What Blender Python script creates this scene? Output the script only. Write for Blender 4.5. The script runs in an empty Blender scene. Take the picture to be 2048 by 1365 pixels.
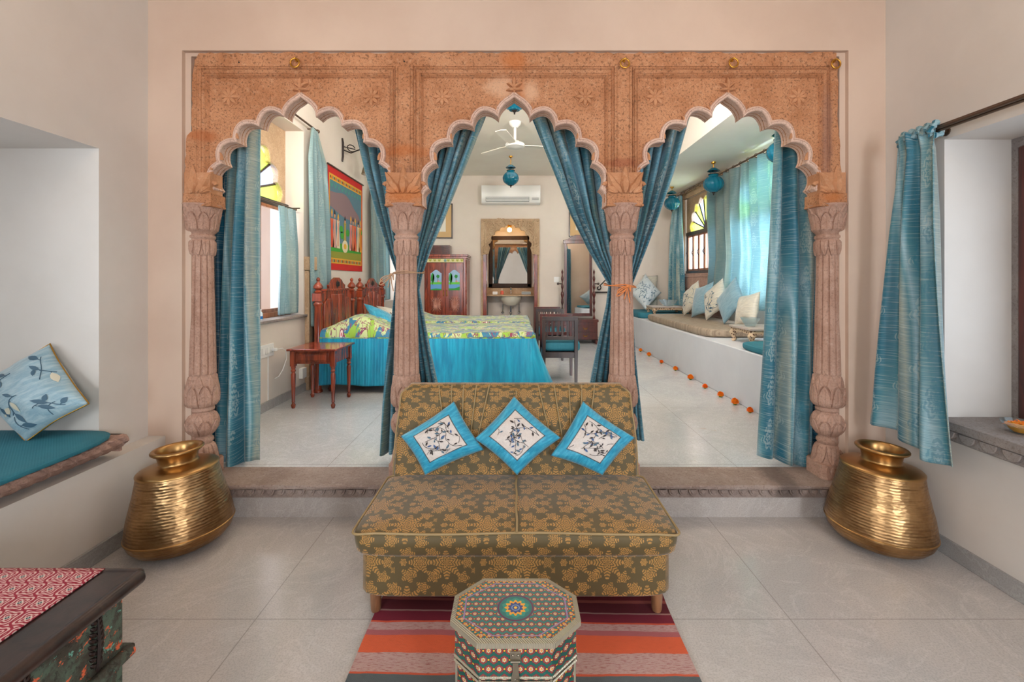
import bpy, bmesh, math, random
from mathutils import Vector, Matrix, noise as mnoise
PI = math.pi
C = bpy.context.scene.collection
R = random.Random(7)
FPX, EYE, VX, VY = 910.0, 1.28, 1030.0, 562.0
def PX(x, d): return (x - VX) * d / FPX
def PZ(y, d): return EYE - (y - VY) * d / FPX
def W(x, y, d): return Vector((PX(x, d), d, PZ(y, d)))

# ------------------------------------------------------------------ mesh helper
class MB:
    def __init__(s): s.v = []; s.f = []; s.m = []; s.uv = []
    def add(s, vs, fs, mi=0, uvs=None):
        b = len(s.v); s.v += [tuple(p) for p in vs]
        for f in fs:
            s.f.append(tuple(b + i for i in f)); s.m.append(mi)
            s.uv.append([uvs[i] for i in f] if uvs else None)
        return s
    def box(s, x0, x1, y0, y1, z0, z1, mi=0):
        v = [(x, y, z) for x in (x0, x1) for y in (y0, y1) for z in (z0, z1)]
        return s.add(v, [(0,1,3,2),(4,6,7,5),(0,4,5,1),(2,3,7,6),(0,2,6,4),(1,5,7,3)], mi)
    def prism(s, poly, d0, d1, axis='y', mi=0):
        # poly: list of (a, b); axis y -> (a, d, b); axis x -> (d, a, b); axis z -> (a, b, d)
        n = len(poly)
        f3 = {'y': lambda a, b, d: (a, d, b), 'x': lambda a, b, d: (d, a, b), 'z': lambda a, b, d: (a, b, d)}[axis]
        v = [f3(a, b, d0) for a, b in poly] + [f3(a, b, d1) for a, b in poly]
        fs = [tuple(range(n)), tuple(reversed(range(n, 2*n)))] + [(i, i+n, (i+1) % n + n, (i+1) % n) for i in range(n)]
        return s.add(v, fs, mi)
    def grid(s, fn, nu, nv, mi=0, uvfn=None, closeu=False, mifn=None):
        v = []; uv = []
        for j in range(nv + 1):
            for i in range(nu + (0 if closeu else 1)):
                u, w = i / nu, j / nv
                v.append(fn(u, w)); uv.append(uvfn(u, w) if uvfn else (u, w))
        b = len(s.v); s.v += [tuple(p) for p in v]
        row = nu if closeu else nu + 1
        for j in range(nv):
            for i in range(nu):
                i2 = (i + 1) % row if closeu else i + 1
                idx = (j*row+i, j*row+i2, (j+1)*row+i2, (j+1)*row+i)
                s.f.append(tuple(b + k for k in idx)); s.m.append(mifn((i+.5)/nu, (j+.5)/nv) if mifn else mi)
                q = [uv[k] for k in idx]
                if closeu and i == nu - 1 and not uvfn:
                    q = [(i/nu, j/nv), (1, j/nv), (1, (j+1)/nv), (i/nu, (j+1)/nv)]
                s.uv.append(q)
        return s
    def lathe(s, prof, c=(0,0,0), seg=24, mi=0, rfn=None, ax='z', cap=True):
        cx, cy, cz = c; v = []; n = len(prof)
        for r, z in prof:
            for i in range(seg):
                a = 2*PI*i/seg; rr = r + (rfn(a, z, r) if rfn else 0)
                p = (rr*math.cos(a), rr*math.sin(a), z)
                if ax == 'x': p = (p[2], p[0], p[1])
                if ax == 'y': p = (p[0], p[2], p[1])
                v.append((cx+p[0], cy+p[1], cz+p[2]))
        fs = [(j*seg+i, j*seg+(i+1) % seg, (j+1)*seg+(i+1) % seg, (j+1)*seg+i) for j in range(n-1) for i in range(seg)]
        if cap: fs += [tuple(reversed(range(seg))), tuple(range((n-1)*seg, n*seg))]
        return s.add(v, fs, mi)
    def tube(s, pts, r, seg=8, mi=0, closed=False):
        pts = [Vector(p) for p in pts]; n = len(pts); rr = r if isinstance(r, (list, tuple)) else [r]*n
        v = []; up = None
        for i, p in enumerate(pts):
            if closed: t = pts[(i+1) % n] - pts[i-1]
            else: t = pts[min(i+1, n-1)] - pts[max(i-1, 0)]
            if t.length < 1e-9: t = Vector((0,0,1))
            t.normalize()
            if up is None: up = Vector((0,0,1)) if abs(t.z) < .9 else Vector((1,0,0))
            a = t.cross(up)
            if a.length < 1e-6: a = t.cross(Vector((1,0,0)))
            a.normalize(); b = a.cross(t).normalized(); up = b
            for k in range(seg):
                th = 2*PI*k/seg; v.append(p + (a*math.cos(th) + b*math.sin(th))*rr[i])
        m = n if closed else n-1
        fs = [(i*seg+k, i*seg+(k+1) % seg, ((i+1) % n)*seg+(k+1) % seg, ((i+1) % n)*seg+k) for i in range(m) for k in range(seg)]
        if not closed: fs += [tuple(reversed(range(seg))), tuple(range((n-1)*seg, n*seg))]
        return s.add(v, fs, mi)
    def ball(s, c, r, seg=16, rings=10, mi=0, sc=(1,1,1), fn=None):
        v = []; cx, cy, cz = c
        for j in range(rings+1):
            ph = PI*j/rings
            for i in range(seg):
                th = 2*PI*i/seg; k = r*(1 + (fn(th, ph) if fn else 0))
                sp = max(math.sin(ph), .002)
                v.append((cx + k*sp*math.cos(th)*sc[0], cy + k*sp*math.sin(th)*sc[1], cz + k*math.cos(ph)*sc[2]))
        fs = [(j*seg+i, (j+1)*seg+i, (j+1)*seg+(i+1) % seg, j*seg+(i+1) % seg) for j in range(rings) for i in range(seg)]
        return s.add(v, fs, mi)
    def leaf(s, o, ax_u, ax_v, ax_n, L, Wd, H, mi=0, bend=0.0):
        # a domed leaf with a midrib, growing from o along ax_u
        o = Vector(o); U, V, N = Vector(ax_u), Vector(ax_v), Vector(ax_n)
        n = 7; v = []
        for i in range(n + 1):
            t = i / n; w = Wd * math.sin(PI * min(.98, t*.93 + .07))**.8
            for a in (-1, -.55, 0, .55, 1):
                h = H * ((1 - a*a)**.6 if abs(a) < 1 else 0) * (1 if abs(a) > .1 else .72) * math.sin(PI*min(1, t*.9+.1))**.5
                v.append(o + U*(L*t) + V*(w*a*.5 + bend*L*t*t) + N*h)
        fs = [(i*5+k, i*5+k+1, (i+1)*5+k+1, (i+1)*5+k) for i in range(n) for k in range(4)]
        return s.add(v, fs, mi)
    def build(s, name, mats, parent=None, bevel=0, smooth=True, ang=38, solid=0, subsurf=0, local=False, flip=False):
        me = bpy.data.meshes.new(name)
        off = Vector((0,0,0))
        if not local:
            if parent is not None:
                q = parent
                while q is not None: off += q.location; q = q.parent
            elif s.v:
                xs = [p[0] for p in s.v]; ys = [p[1] for p in s.v]; zs = [p[2] for p in s.v]
                off = Vector(((min(xs)+max(xs))/2, (min(ys)+max(ys))/2, min(zs)))
        me.from_pydata([(p[0]-off.x, p[1]-off.y, p[2]-off.z) for p in s.v], [], s.f)
        if not isinstance(mats, (list, tuple)): mats = [mats]
        for m in mats: me.materials.append(m)
        me.polygons.foreach_set('material_index', s.m)
        uvl = me.uv_layers.new(name='UVMap').data
        k = 0
        for p, uvs in zip(me.polygons, s.uv):
            if uvs is None:
                n = p.normal; a, b = (1, 2) if abs(n.x) >= max(abs(n.y), abs(n.z)) else ((0, 2) if abs(n.y) >= abs(n.z) else (0, 1))
            for q, vi in enumerate(p.vertices):
                if uvs is not None: uvl[k].uv = uvs[q]
                else:
                    co = s.v[vi]; uvl[k].uv = (co[a], co[b])
                k += 1
        bm = bmesh.new(); bm.from_mesh(me)
        bmesh.ops.remove_doubles(bm, verts=bm.verts, dist=1e-5)
        if not solid: bmesh.ops.recalc_face_normals(bm, faces=bm.faces)
        bm.to_mesh(me); bm.free()
        if smooth:
            me.shade_smooth(); me.set_sharp_from_angle(angle=math.radians(ang))
        o = bpy.data.objects.new(name, me); C.objects.link(o)
        if parent is not None: o.parent = parent
        elif not local: o.location = off
        if bevel:
            md = o.modifiers.new('bevel', 'BEVEL'); md.width = bevel; md.segments = 2; md.limit_method = 'ANGLE'; md.angle_limit = math.radians(40)
        if subsurf:
            md = o.modifiers.new('sub', 'SUBSURF'); md.levels = subsurf; md.render_levels = subsurf
        if solid:
            md = o.modifiers.new('solid', 'SOLIDIFY'); md.thickness = solid; md.offset = 0
        return o

def tag(o, label=None, cat=None, group=None, kind=None):
    if label: o['label'] = label
    if cat: o['category'] = cat
    if group: o['group'] = group
    if kind: o['kind'] = kind
    return o
def thing(name, loc, label, cat, group=None, rz=0):
    o = bpy.data.objects.new(name, None); C.objects.link(o); o.location = loc; o.rotation_euler = (0, 0, rz)
    o.empty_display_size = .1
    return tag(o, label, cat, group)
def struct(name, mb, m, parent=None, **k):
    o = mb.build(name, m, parent, **k)
    if parent is None: o['kind'] = 'structure'
    return o
def copy_tree(o, parent=None):
    c = o.copy(); C.objects.link(c); c.parent = parent
    for ch in [q for q in bpy.data.objects if q.parent == o]: copy_tree(ch, c)
    return c
def smooth(t): t = max(0, min(1, t)); return t*t*(3-2*t)
def lerp(a, b, t): return a + (b-a)*t
def interp(tab, x):
    if x <= tab[0][0]: return tab[0][1:]
    for p, q in zip(tab, tab[1:]):
        if x <= q[0]:
            t = (x-p[0])/(q[0]-p[0]); return tuple(lerp(a, b, t) for a, b in zip(p[1:], q[1:]))
    return tab[-1][1:]

# ------------------------------------------------------------------ node helper
def srgb(r, g, b):
    f = lambda c: (c/255/12.92) if c/255 <= .04045 else ((c/255+.055)/1.055)**2.4
    return (f(r), f(g), f(b), 1)
class S:
    def __init__(s, t, k): s.t = t; s.k = k
    def _m(s, op, o=None, o2=None):
        n = s.t.nodes.new('ShaderNodeMath'); n.operation = op
        s.t.links.new(s.k, n.inputs[0])
        for i, q in ((1, o), (2, o2)):
            if q is None: continue
            if isinstance(q, S): s.t.links.new(q.k, n.inputs[i])
            else: n.inputs[i].default_value = q
        return S(s.t, n.outputs[0])
    def __add__(s, o): return s._m('ADD', o)
    __radd__ = __add__
    def __sub__(s, o): return s._m('SUBTRACT', o)
    def __rsub__(s, o): return (s * -1) + o
    def __mul__(s, o): return s._m('MULTIPLY', o)
    __rmul__ = __mul__
    def __truediv__(s, o): return s._m('DIVIDE', o)
    def abs(s): return s._m('ABSOLUTE')
    def sin(s): return s._m('SINE')
    def cos(s): return s._m('COSINE')
    def floor(s): return s._m('FLOOR')
    def fract(s): return s._m('FRACT')
    def sqrt(s): return s._m('SQRT')
    def pow(s, e): return s._m('POWER', e)
    def mod(s, e): return s._m('FLOORED_MODULO', e)
    def gt(s, o): return s._m('GREATER_THAN', o)
    def lt(s, o): return s._m('LESS_THAN', o)
    def min(s, o): return s._m('MINIMUM', o)
    def max(s, o): return s._m('MAXIMUM', o)
    def atan2(s, o): return s._m('ARCTAN2', o)
    def clamp(s):
        q = s._m('ADD', 0.0); q.k.node.use_clamp = True; return q
    def sstep(s, a, b):
        n = s.t.nodes.new('ShaderNodeMapRange'); n.interpolation_type = 'SMOOTHSTEP'
        s.t.links.new(s.k, n.inputs['Value']); n.inputs['From Min'].default_value = a; n.inputs['From Max'].default_value = b
        return S(s.t, n.outputs['Result'])
class Mat:
    def __init__(s, name, col=(.5,.5,.5,1), rough=.6, metal=0, **k):
        s.m = bpy.data.materials.new(name); s.m.use_nodes = True; s.t = s.m.node_tree
        s.b = s.t.nodes['Principled BSDF']; s.out = s.t.nodes['Material Output']
        s.b.inputs['Base Color'].default_value = col; s.b.inputs['Roughness'].default_value = rough; s.b.inputs['Metallic'].default_value = metal
        for q, v in k.items(): s.b.inputs[q.replace('_', ' ')].default_value = v
        s.m.diffuse_color = col
    def node(s, ty, **k):
        n = s.t.nodes.new(ty)
        for q, v in k.items(): setattr(n, q, v)
        return n
    def coord(s, which='Object'):
        return s.node('ShaderNodeTexCoord').outputs[which]
    def pos(s): return s.node('ShaderNodeNewGeometry').outputs['Position']
    def xyz(s, sock):
        n = s.node('ShaderNodeSeparateXYZ'); s.t.links.new(sock, n.inputs[0]); return [S(s.t, o) for o in n.outputs]
    def comb(s, x, y, z=0):
        n = s.node('ShaderNodeCombineXYZ')
        for i, q in enumerate((x, y, z)):
            if isinstance(q, S): s.t.links.new(q.k, n.inputs[i])
            else: n.inputs[i].default_value = q
        return n.outputs[0]
    def noise(s, vec, scale=5, detail=4, rough=.55, dist=0, which=0):
        n = s.node('ShaderNodeTexNoise'); s.t.links.new(vec, n.inputs['Vector'])
        n.inputs['Scale'].default_value = scale; n.inputs['Detail'].default_value = detail; n.inputs['Roughness'].default_value = rough; n.inputs['Distortion'].default_value = dist
        return S(s.t, n.outputs[which])
    def voro(s, vec, scale=5, feature='F1', out='Distance', rnd=1):
        n = s.node('ShaderNodeTexVoronoi', feature=feature); s.t.links.new(vec, n.inputs['Vector']); n.inputs['Scale'].default_value = scale
        n.inputs['Randomness'].default_value = rnd
        return S(s.t, n.outputs[out])
    def ramp(s, v, stops, const=False):
        n = s.node('ShaderNodeValToRGB'); s.t.links.new(v.k, n.inputs[0]); e = n.color_ramp.elements
        if const: n.color_ramp.interpolation = 'CONSTANT'
        while len(e) < len(stops): e.new(.5)
        for q, (p, c) in zip(e, stops): q.position = p; q.color = c
        return n.outputs[0]
    def mix(s, fac, a, b, mode='MIX'):
        n = s.node('ShaderNodeMix', data_type='RGBA', blend_type=mode)
        for i, q in ((0, fac), (6, a), (7, b)):
            if isinstance(q, S): s.t.links.new(q.k, n.inputs[i])
            elif isinstance(q, bpy.types.NodeSocket): s.t.links.new(q, n.inputs[i])
            else: n.inputs[i].default_value = q
        return n.outputs[2]
    def col(s, sock): s.t.links.new(sock, s.b.inputs['Base Color']); return s
    def rough(s, v): s.t.links.new(v.k, s.b.inputs['Roughness']); return s
    def bump(s, v, strength=.3, dist=.01):
        n = s.node('ShaderNodeBump'); n.inputs['Strength'].default_value = strength; n.inputs['Distance'].default_value = dist
        s.t.links.new(v.k, n.inputs['Height'])
        prev = s.b.inputs['Normal']
        if prev.is_linked: s.t.links.new(prev.links[0].from_socket, n.inputs['Normal'])
        s.t.links.new(n.outputs[0], prev); return s
    def transl(s, amt, col=None):
        tr = s.node('ShaderNodeBsdfTranslucent'); mx = s.node('ShaderNodeMixShader'); mx.inputs[0].default_value = amt
        bc = s.b.inputs['Base Color']
        if bc.is_linked: s.t.links.new(bc.links[0].from_socket, tr.inputs[0])
        else: tr.inputs[0].default_value = bc.default_value
        s.t.links.new(s.b.outputs[0], mx.inputs[1]); s.t.links.new(tr.outputs[0], mx.inputs[2]); s.t.links.new(mx.outputs[0], s.out.inputs[0]); return s

# ------------------------------------------------------------------ materials
def plain(name, c, rough=.5, metal=0, **k): return Mat(name, srgb(*c), rough, metal, **k).m
def plaster(name, c1, c2):
    M = Mat(name, rough=.75); p = M.pos()
    n = M.noise(p, 1.3, 5, .6); M.col(M.mix(n.sstep(.3, .7), srgb(*c1), srgb(*c2)))
    M.bump(M.noise(p, 30, 5, .6), .12, .004).bump(M.noise(p, 3, 3), .15, .01); return M.m
M_WALL = plaster('warm_plaster', (216, 208, 200), (208, 199, 190))
M_WALLA = plaster('peach_plaster', (208, 182, 162), (198, 170, 150))
M_WALL2 = plaster('cream_plaster', (220, 208, 196), (212, 200, 188))
M_CEIL = plaster('ceiling_white', (236, 228, 216), (229, 219, 206))
M_BENCH = plaster('lime_plaster_bench', (206, 208, 212), (196, 198, 203))
def stone(name, c1, c2, c3, stains=(), bs=.5, scale=1.0, sp=.3):
    M = Mat(name, rough=.8); p = M.pos()
    n = M.noise(p, 4*scale, 8, .65); base = M.mix(n.sstep(.32, .68), srgb(*c1), srgb(*c2))
    n2 = M.noise(p, 38*scale, 6, .7); base = M.mix(n2.sstep(.5, .72)*.55, base, srgb(*c3))
    n3 = M.noise(p, 90*scale, 3, .6); base = M.mix(n3.sstep(.52, .66)*sp, base, srgb(84, 50, 28))
    n4 = M.noise(p, 240*scale, 2, .6); base = M.mix(n4.sstep(.55, .66)*sp*.8, base, srgb(84, 50, 28))
    X, Y, Z = M.xyz(p); wob = M.noise(p, 9, 5, .7)
    for (sx, sz, rx, rz, c) in stains:
        d = (((X-sx)/rx).pow(2) + ((Z-sz)/rz).pow(2)).sqrt() + (wob-.5)*1.6
        base = M.mix(d.sstep(1.25, .35)*.62, base, srgb(*c))
    M.col(base); M.bump(M.noise(p, 70*scale, 5, .65), .5*bs, .0022).bump(M.noise(p, 12*scale, 3), .3*bs, .003); return M.m
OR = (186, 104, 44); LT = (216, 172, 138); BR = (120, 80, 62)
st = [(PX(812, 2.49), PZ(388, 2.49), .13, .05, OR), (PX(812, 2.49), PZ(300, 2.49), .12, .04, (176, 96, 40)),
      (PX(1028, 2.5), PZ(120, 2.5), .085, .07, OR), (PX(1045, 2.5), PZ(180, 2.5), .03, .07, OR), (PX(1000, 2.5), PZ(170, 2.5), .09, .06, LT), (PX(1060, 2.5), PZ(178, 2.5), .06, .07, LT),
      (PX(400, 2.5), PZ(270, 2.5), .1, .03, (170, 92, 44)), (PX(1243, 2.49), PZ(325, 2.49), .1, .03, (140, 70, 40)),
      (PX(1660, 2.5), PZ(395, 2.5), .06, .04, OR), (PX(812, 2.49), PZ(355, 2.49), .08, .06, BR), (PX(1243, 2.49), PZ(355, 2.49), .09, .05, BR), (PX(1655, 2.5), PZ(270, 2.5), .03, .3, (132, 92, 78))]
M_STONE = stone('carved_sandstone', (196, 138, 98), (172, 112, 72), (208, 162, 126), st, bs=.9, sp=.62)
M_RELF = stone('carved_relief_stone', (200, 142, 102), (176, 118, 78), (210, 164, 128), st[:2] + st[7:9], bs=.4, sp=.12)
M_COL = stone('column_sandstone', (190, 152, 132), (166, 126, 106), (202, 170, 152), bs=.5)
M_ARCHIN = stone('pink_intrados_stone', (218, 184, 164), (204, 166, 146), (228, 200, 184), bs=.3)
M_THRESH = stone('worn_threshold_stone', (158, 140, 130), (136, 116, 106), (176, 160, 150), [(PX(1553, 2.55), .19, .09, .3, (74, 62, 56))], bs=1.0)
M_STONE_G = stone('grey_ledge_stone', (150, 140, 134), (130, 120, 116), (166, 156, 150), bs=.3)
M_STONE_P = stone('pink_carved_stone', (186, 150, 134), (150, 116, 104), (204, 174, 160), bs=.7)
M_STONE_S = stone('sand_carved_stone', (192, 164, 132), (170, 140, 108), (210, 186, 154), bs=.6)
def marble(name, c1, c2, c3, tile=None, rough=.16):
    M = Mat(name, rough=rough); p = M.pos(); X, Y, Z = M.xyz(p)
    n = M.noise(p, 1.1, 6, .6, 1.2); base = M.mix(n.sstep(.3, .7), srgb(*c1), srgb(*c2))
    v = (M.noise(p, 2.2, 8, .6, 2.5) - .5).abs(); base = M.mix(v.sstep(.03, .0)*.25, base, srgb(*c3))
    sp = M.noise(p, 160, 3, .6); base = M.mix(sp.sstep(.45, .62)*.22, base, srgb(120, 112, 106))
    st_ = M.noise(p, 7, 4, .6); base = M.mix(st_.sstep(.68, .78)*.35, base, srgb(188, 150, 110))
    if tile:
        tx, ty, ox, oy = tile
        gx = (((X-ox)/tx).fract() - .5).abs()*-1 + .5; gy = (((Y-oy)/ty).fract() - .5).abs()*-1 + .5
        g = (gx*tx).min(gy*ty); line = g.lt(.0022)
        base = M.mix(line*.5, base, srgb(128, 116, 108))
    M.col(base); M.rough(M.noise(p, 14, 4)*.10 + rough*.62)
    M.bump(M.noise(p, 120, 2), .05, .002).bump(M.noise(p, 5, 2), .03, .01); return M.m
M_FLOOR = marble('polished_marble_floor', (200, 192, 186), (182, 176, 172), (220, 214, 210), (1.01, 1.28, .03, .44))
M_FLOOR2 = marble('pale_marble_floor', (206, 206, 206), (192, 194, 196), (226, 228, 230), (1.2, 1.2, .1, .3), .2)
M_RISER = marble('marble_riser', (190, 180, 172), (174, 164, 158), (210, 204, 198), None, .3)
M_BASEB = marble('grey_marble_skirting', (170, 168, 166), (150, 146, 144), (196, 194, 192), None, .3)

def wood(name, c1, c2, rough=.3, sc=1, axis=(1, 1, .12)):
    M = Mat(name, rough=rough, Coat_Weight=.25, Coat_Roughness=.15); X, Y, Z = M.xyz(M.coord('Object'))
    v = M.comb(X*axis[0]*14*sc, Y*axis[1]*14*sc, Z*axis[2]*14*sc)
    n = M.noise(v, 1.4, 6, .6, 1.0); M.col(M.mix(n.sstep(.32, .68), srgb(*c1), srgb(*c2))); M.bump(n, .12, .003); return M.m
M_ROSE = wood('red_rosewood', (158, 68, 40), (88, 34, 22), .25)
M_ROSE2 = wood('red_rosewood_top', (158, 66, 44), (104, 40, 28), .15, 1, (1, .12, 1))
M_DARK = wood('dark_stained_wood', (58, 40, 34), (34, 24, 22), .35)
M_DARKRED = wood('dark_mahogany', (92, 36, 26), (54, 22, 18), .28)
M_TEAK = wood('teak_window_wood', (176, 112, 74), (132, 80, 52), .4)
M_LEG = wood('light_brown_leg', (150, 104, 70), (112, 74, 48), .4)
M_BRASSDK = plain('aged_brass_ring', (190, 140, 60), .4, 1)
M_WHITE = plain('white_plastic', (232, 230, 226), .35)
M_IRON = plain('dark_iron', (44, 36, 34), .5, .6)
M_ROD = plain('bronze_rod', (104, 84, 70), .35, .7)
M_CHROME = plain('chrome', (210, 210, 212), .12, 1)
M_BLACK = plain('black_gap', (20, 16, 14), .8)
M_MIRROR = plain('mirror_silver', (226, 228, 228), .02, 1)
M_CORD = plain('jute_cord', (178, 140, 108), .8)
M_ORIB = plain('orange_ribbon', (214, 128, 70), .6)
M_MARI = Mat('marigold_petal', srgb(246, 150, 10), .6); M_MARI.b.inputs['Subsurface Weight'].default_value = .1; M_MARI = M_MARI.m
M_MARI2 = plain('deep_orange_petal', (240, 116, 6), .6)
def brass():
    M = Mat('hammered_brass', rough=.3, metal=1); p = M.coord('Object'); X, Y, Z = M.xyz(p)
    n = M.noise(p, 5, 5, .65); n2 = M.noise(M.comb(X*4, Y*4, Z*60), 2.4, 4, .6)
    c = M.mix(n.sstep(.3, .7), srgb(190, 152, 106), srgb(140, 104, 68)); c = M.mix(n2.sstep(.45, .7)*.5, c, srgb(96, 62, 36)); M.col(c)
    M.rough(n*.25 + .22); M.bump(M.voro(M.comb(X*1, Y*1, Z*2.2), 40), .35, .004).bump((Z*2*PI/.0125).sin(), .22, .0014); return M.m
M_BRASS = brass()
M_BRASS2 = Mat('smooth_brass', srgb(176, 136, 86), .32, 1); M_BRASS2.bump(M_BRASS2.noise(M_BRASS2.coord('Object'), 18, 4), .1, .004); M_BRASS2 = M_BRASS2.m

def curtain(name, trans=.0, pale=0.0, seed=0.0, rep=5.0, motif=True, pal=((34, 104, 124), (78, 138, 150), (160, 192, 200), (92, 144, 152), (164, 168, 152), (30, 108, 130))):
    # UV in metres of cloth
    M = Mat(name, rough=.42, Sheen_Weight=.35, Specular_IOR_Level=.4); U, V, _ = M.xyz(M.coord('UV'))
    su = M.noise(M.comb(U*1.0 + seed, V*.10, 0), rep, 1, .4); 
    c = M.ramp(su, [(q, srgb(*k)) for q, k in zip((.39, .45, .50, .54, .60, .66), pal)])  # stripe tones also carry fold highlights and dark fold valleys as colour
    sl = M.noise(M.comb(U*9, V*230, 0), 1.0, 3, .6); c = M.mix(sl.sstep(.42, .62)*.42, c, srgb(40, 112, 134))
    sl2 = M.noise(M.comb(U*5+4, V*150+3, 0), 1.0, 2, .6); c = M.mix(sl2.sstep(.52, .66)*.3, c, srgb(206, 214, 206))
    if motif:
        cu = (U/.17 + seed); row = cu.floor(); a = cu.fract() - .5; b = (V/.26 + row*.5).fract() - .5
        aa = a.abs(); r = (a*a + b*b*.8).sqrt(); th = aa.atan2(b + .02)
        pet = ((th*7.0).cos()*.5+.5)*.10 + ((th*3.0).cos()*.06)
        shape = (r - .24 - pet).lt(0) * ((r*58 + (th*9).sin()*1.5).sin().gt(-.1))
        on = M.noise(M.comb(U*1.0 + seed*2, V*.2, 0), 2.6, 1).gt(.47)
        c = M.mix(shape*on*.42, c, srgb(36, 118, 142)); c = M.mix(shape*(on*-1+1)*.30, c, srgb(206, 214, 202))
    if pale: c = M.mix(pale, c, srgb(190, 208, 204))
    M.col(c); M.bump(sl, .12, .002)
    if trans: M.transl(trans)
    return M.m
M_CUR = curtain('teal_damask_curtain', .12)
M_CUR2 = curtain('teal_silk_curtain', .12, 0, 3.7, 5.5, False, ((8, 66, 88), (14, 92, 118), (30, 118, 142), (12, 84, 108), (26, 100, 118), (8, 70, 92)))
M_CURT = curtain('deep_teal_damask_curtain', .12, 0, 2.1, 6.0, True, ((20, 84, 102), (58, 112, 122), (120, 170, 190), (66, 118, 124), (128, 140, 122), (20, 94, 114)))
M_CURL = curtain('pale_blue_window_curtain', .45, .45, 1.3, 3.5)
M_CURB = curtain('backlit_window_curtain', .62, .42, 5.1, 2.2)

def damask():
    M = Mat('olive_gold_damask', rough=.62, Sheen_Weight=.35, Sheen_Roughness=.4); U, V, _ = M.xyz(M.coord('UV')); p = M.comb(U, V, 0)
    wob = M.noise(p, 40, 2, .5) - .5; CW, CH = .30, .15
    row = (V/CH).floor(); x = ((U/CW + row*.5).fract() - .5)*CW; y = (((V/CH).fract() - .5)*CH).abs()
    def el(cx, cy, rad, k, fr, amp=.2, lo=-.25):
        dx = x - cx; dy = y - cy; r = (dx*dx + dy*dy).sqrt() + wob*.006; t = dy.atan2(dx)
        env = (t*k).cos()*(rad*amp) + rad
        ln = (r*(fr*1.1) + (t*k).cos()*2.4).sin().sstep(lo - .1, lo + .35)
        return (r - env).lt(0) * (ln*.92 + .08)
    m = el(-.118, 0, .013, 6, 900, .15, -.6)
    for q in (el(-.055, 0, .036, 6, 560, .26), el(.045, 0, .052, 8, 480, .24), el(.122, 0, .020, 6, 700, .2), el(-.005, .052, .024, 5, 620, .25), el(-.098, .048, .026, 5, 600, .22), el(.105, .058, .022, 5, 620, .25), el(.148, .03, .012, 5, 800)):
        m = m.max(q)
    vein = M.noise(p, 120, 3, .6, 1.0).sstep(.42, .5); m = m*(vein*.45+.55)
    weave = (U*2*PI/.0022).sin()*(V*2*PI/.0022).sin()
    base = M.mix(weave*.25+.5, srgb(98, 80, 42), srgb(86, 72, 42))
    c = M.mix(m.clamp(), base, srgb(186, 134, 66)); M.col(c); M.bump(m, .25, .0015).bump(weave, .1, .001); return M.m
M_DAMASK = damask()
M_PIPE = plain('olive_piping', (158, 132, 90), .6)

def silk(name, c1, c2, panel=None):
    M = Mat(name, rough=.38, Sheen_Weight=.3); U, V, _ = M.xyz(M.coord('UV')); 
    n = M.noise(M.comb(U*2, V*9, 0), 2.5, 4); c = M.mix(n.sstep(.35, .7), srgb(*c1), srgb(*c2))
    if panel:
        e = ((U-.5).abs()).max((V-.5).abs())
        c = M.mix(e.lt(.335), c, srgb(70, 84, 88)); n3 = M.noise(M.comb(U, V, 0), 30, 3)
        c = M.mix(e.lt(.318), c, M.mix(n3, srgb(222, 210, 200), srgb(200, 186, 178)))
    M.col(c); M.bump(M.noise(M.comb(U*3, V*3, 0), 4, 5, .6, .8), .35, .012); return M.m
M_SILKP = silk('turquoise_silk_with_cream_panel', (22, 140, 176), (66, 174, 202), True)
M_SILK = silk('turquoise_silk', (20, 136, 170), (60, 168, 196))
M_PALEBL = silk('pale_blue_leaf_cloth', (134, 164, 176), (168, 188, 192))
M_CREAMC = silk('cream_leaf_cloth', (204, 198, 182), (184, 180, 168))
M_DUSTY = silk('dusty_blue_cloth', (112, 148, 164), (134, 166, 178))
M_GREYWH = silk('grey_white_cloth', (190, 196, 196), (172, 180, 182))
M_THRB = plain('blue_thread', (52, 84, 132), .5); M_THRD = plain('dark_brown_thread', (52, 40, 36), .6); M_THRP = plain('cream_thread', (206, 196, 172), .6)
M_THRS = plain('slate_blue_thread', (66, 96, 114), .5)
def teal_mat():
    M = Mat('teal_quilted_mat', rough=.7); U, V, _ = M.xyz(M.coord('UV'))
    w = (U*2*PI/.012).sin()*(V*2*PI/.012).sin(); n = M.noise(M.comb(U, V, 0), 6, 3)
    M.col(M.mix(n, srgb(26, 98, 116), srgb(44, 124, 140))); M.bump(w, .2, .002); return M.m
M_TMAT = teal_mat()
def bedsp():
    M = Mat('floral_bedspread', rough=.5, Sheen_Weight=.3); U, V, _ = M.xyz(M.coord('UV')); p = M.comb(U, V, 0)
    n1 = M.noise(p, 7, 4, .5, .9); n2 = M.noise(M.comb(U+7, V, 0), 9, 3, .5, 1.2); n3 = M.noise(M.comb(U, V+9, 0), 17, 3, .5, 1.0)
    c = M.mix(n1.sstep(.49, .52), srgb(10, 112, 146), srgb(138, 180, 46))
    c = M.mix(n2.sstep(.53, .56), c, srgb(186, 200, 140)); c = M.mix((n3-.5).abs().lt(.018), c, srgb(130, 44, 86))
    v = M.voro(p, 9); c = M.mix(v.lt(.16), c, srgb(226, 208, 200)); c = M.mix((v-.15).abs().lt(.03), c, srgb(128, 40, 70)); c = M.mix(v.lt(.05), c, srgb(196, 70, 90))
    M.col(c); M.bump((V*2*PI/.05).sin(), .15, .004).bump(n3, .2, .006); return M.m
M_BEDF = bedsp()
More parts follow.
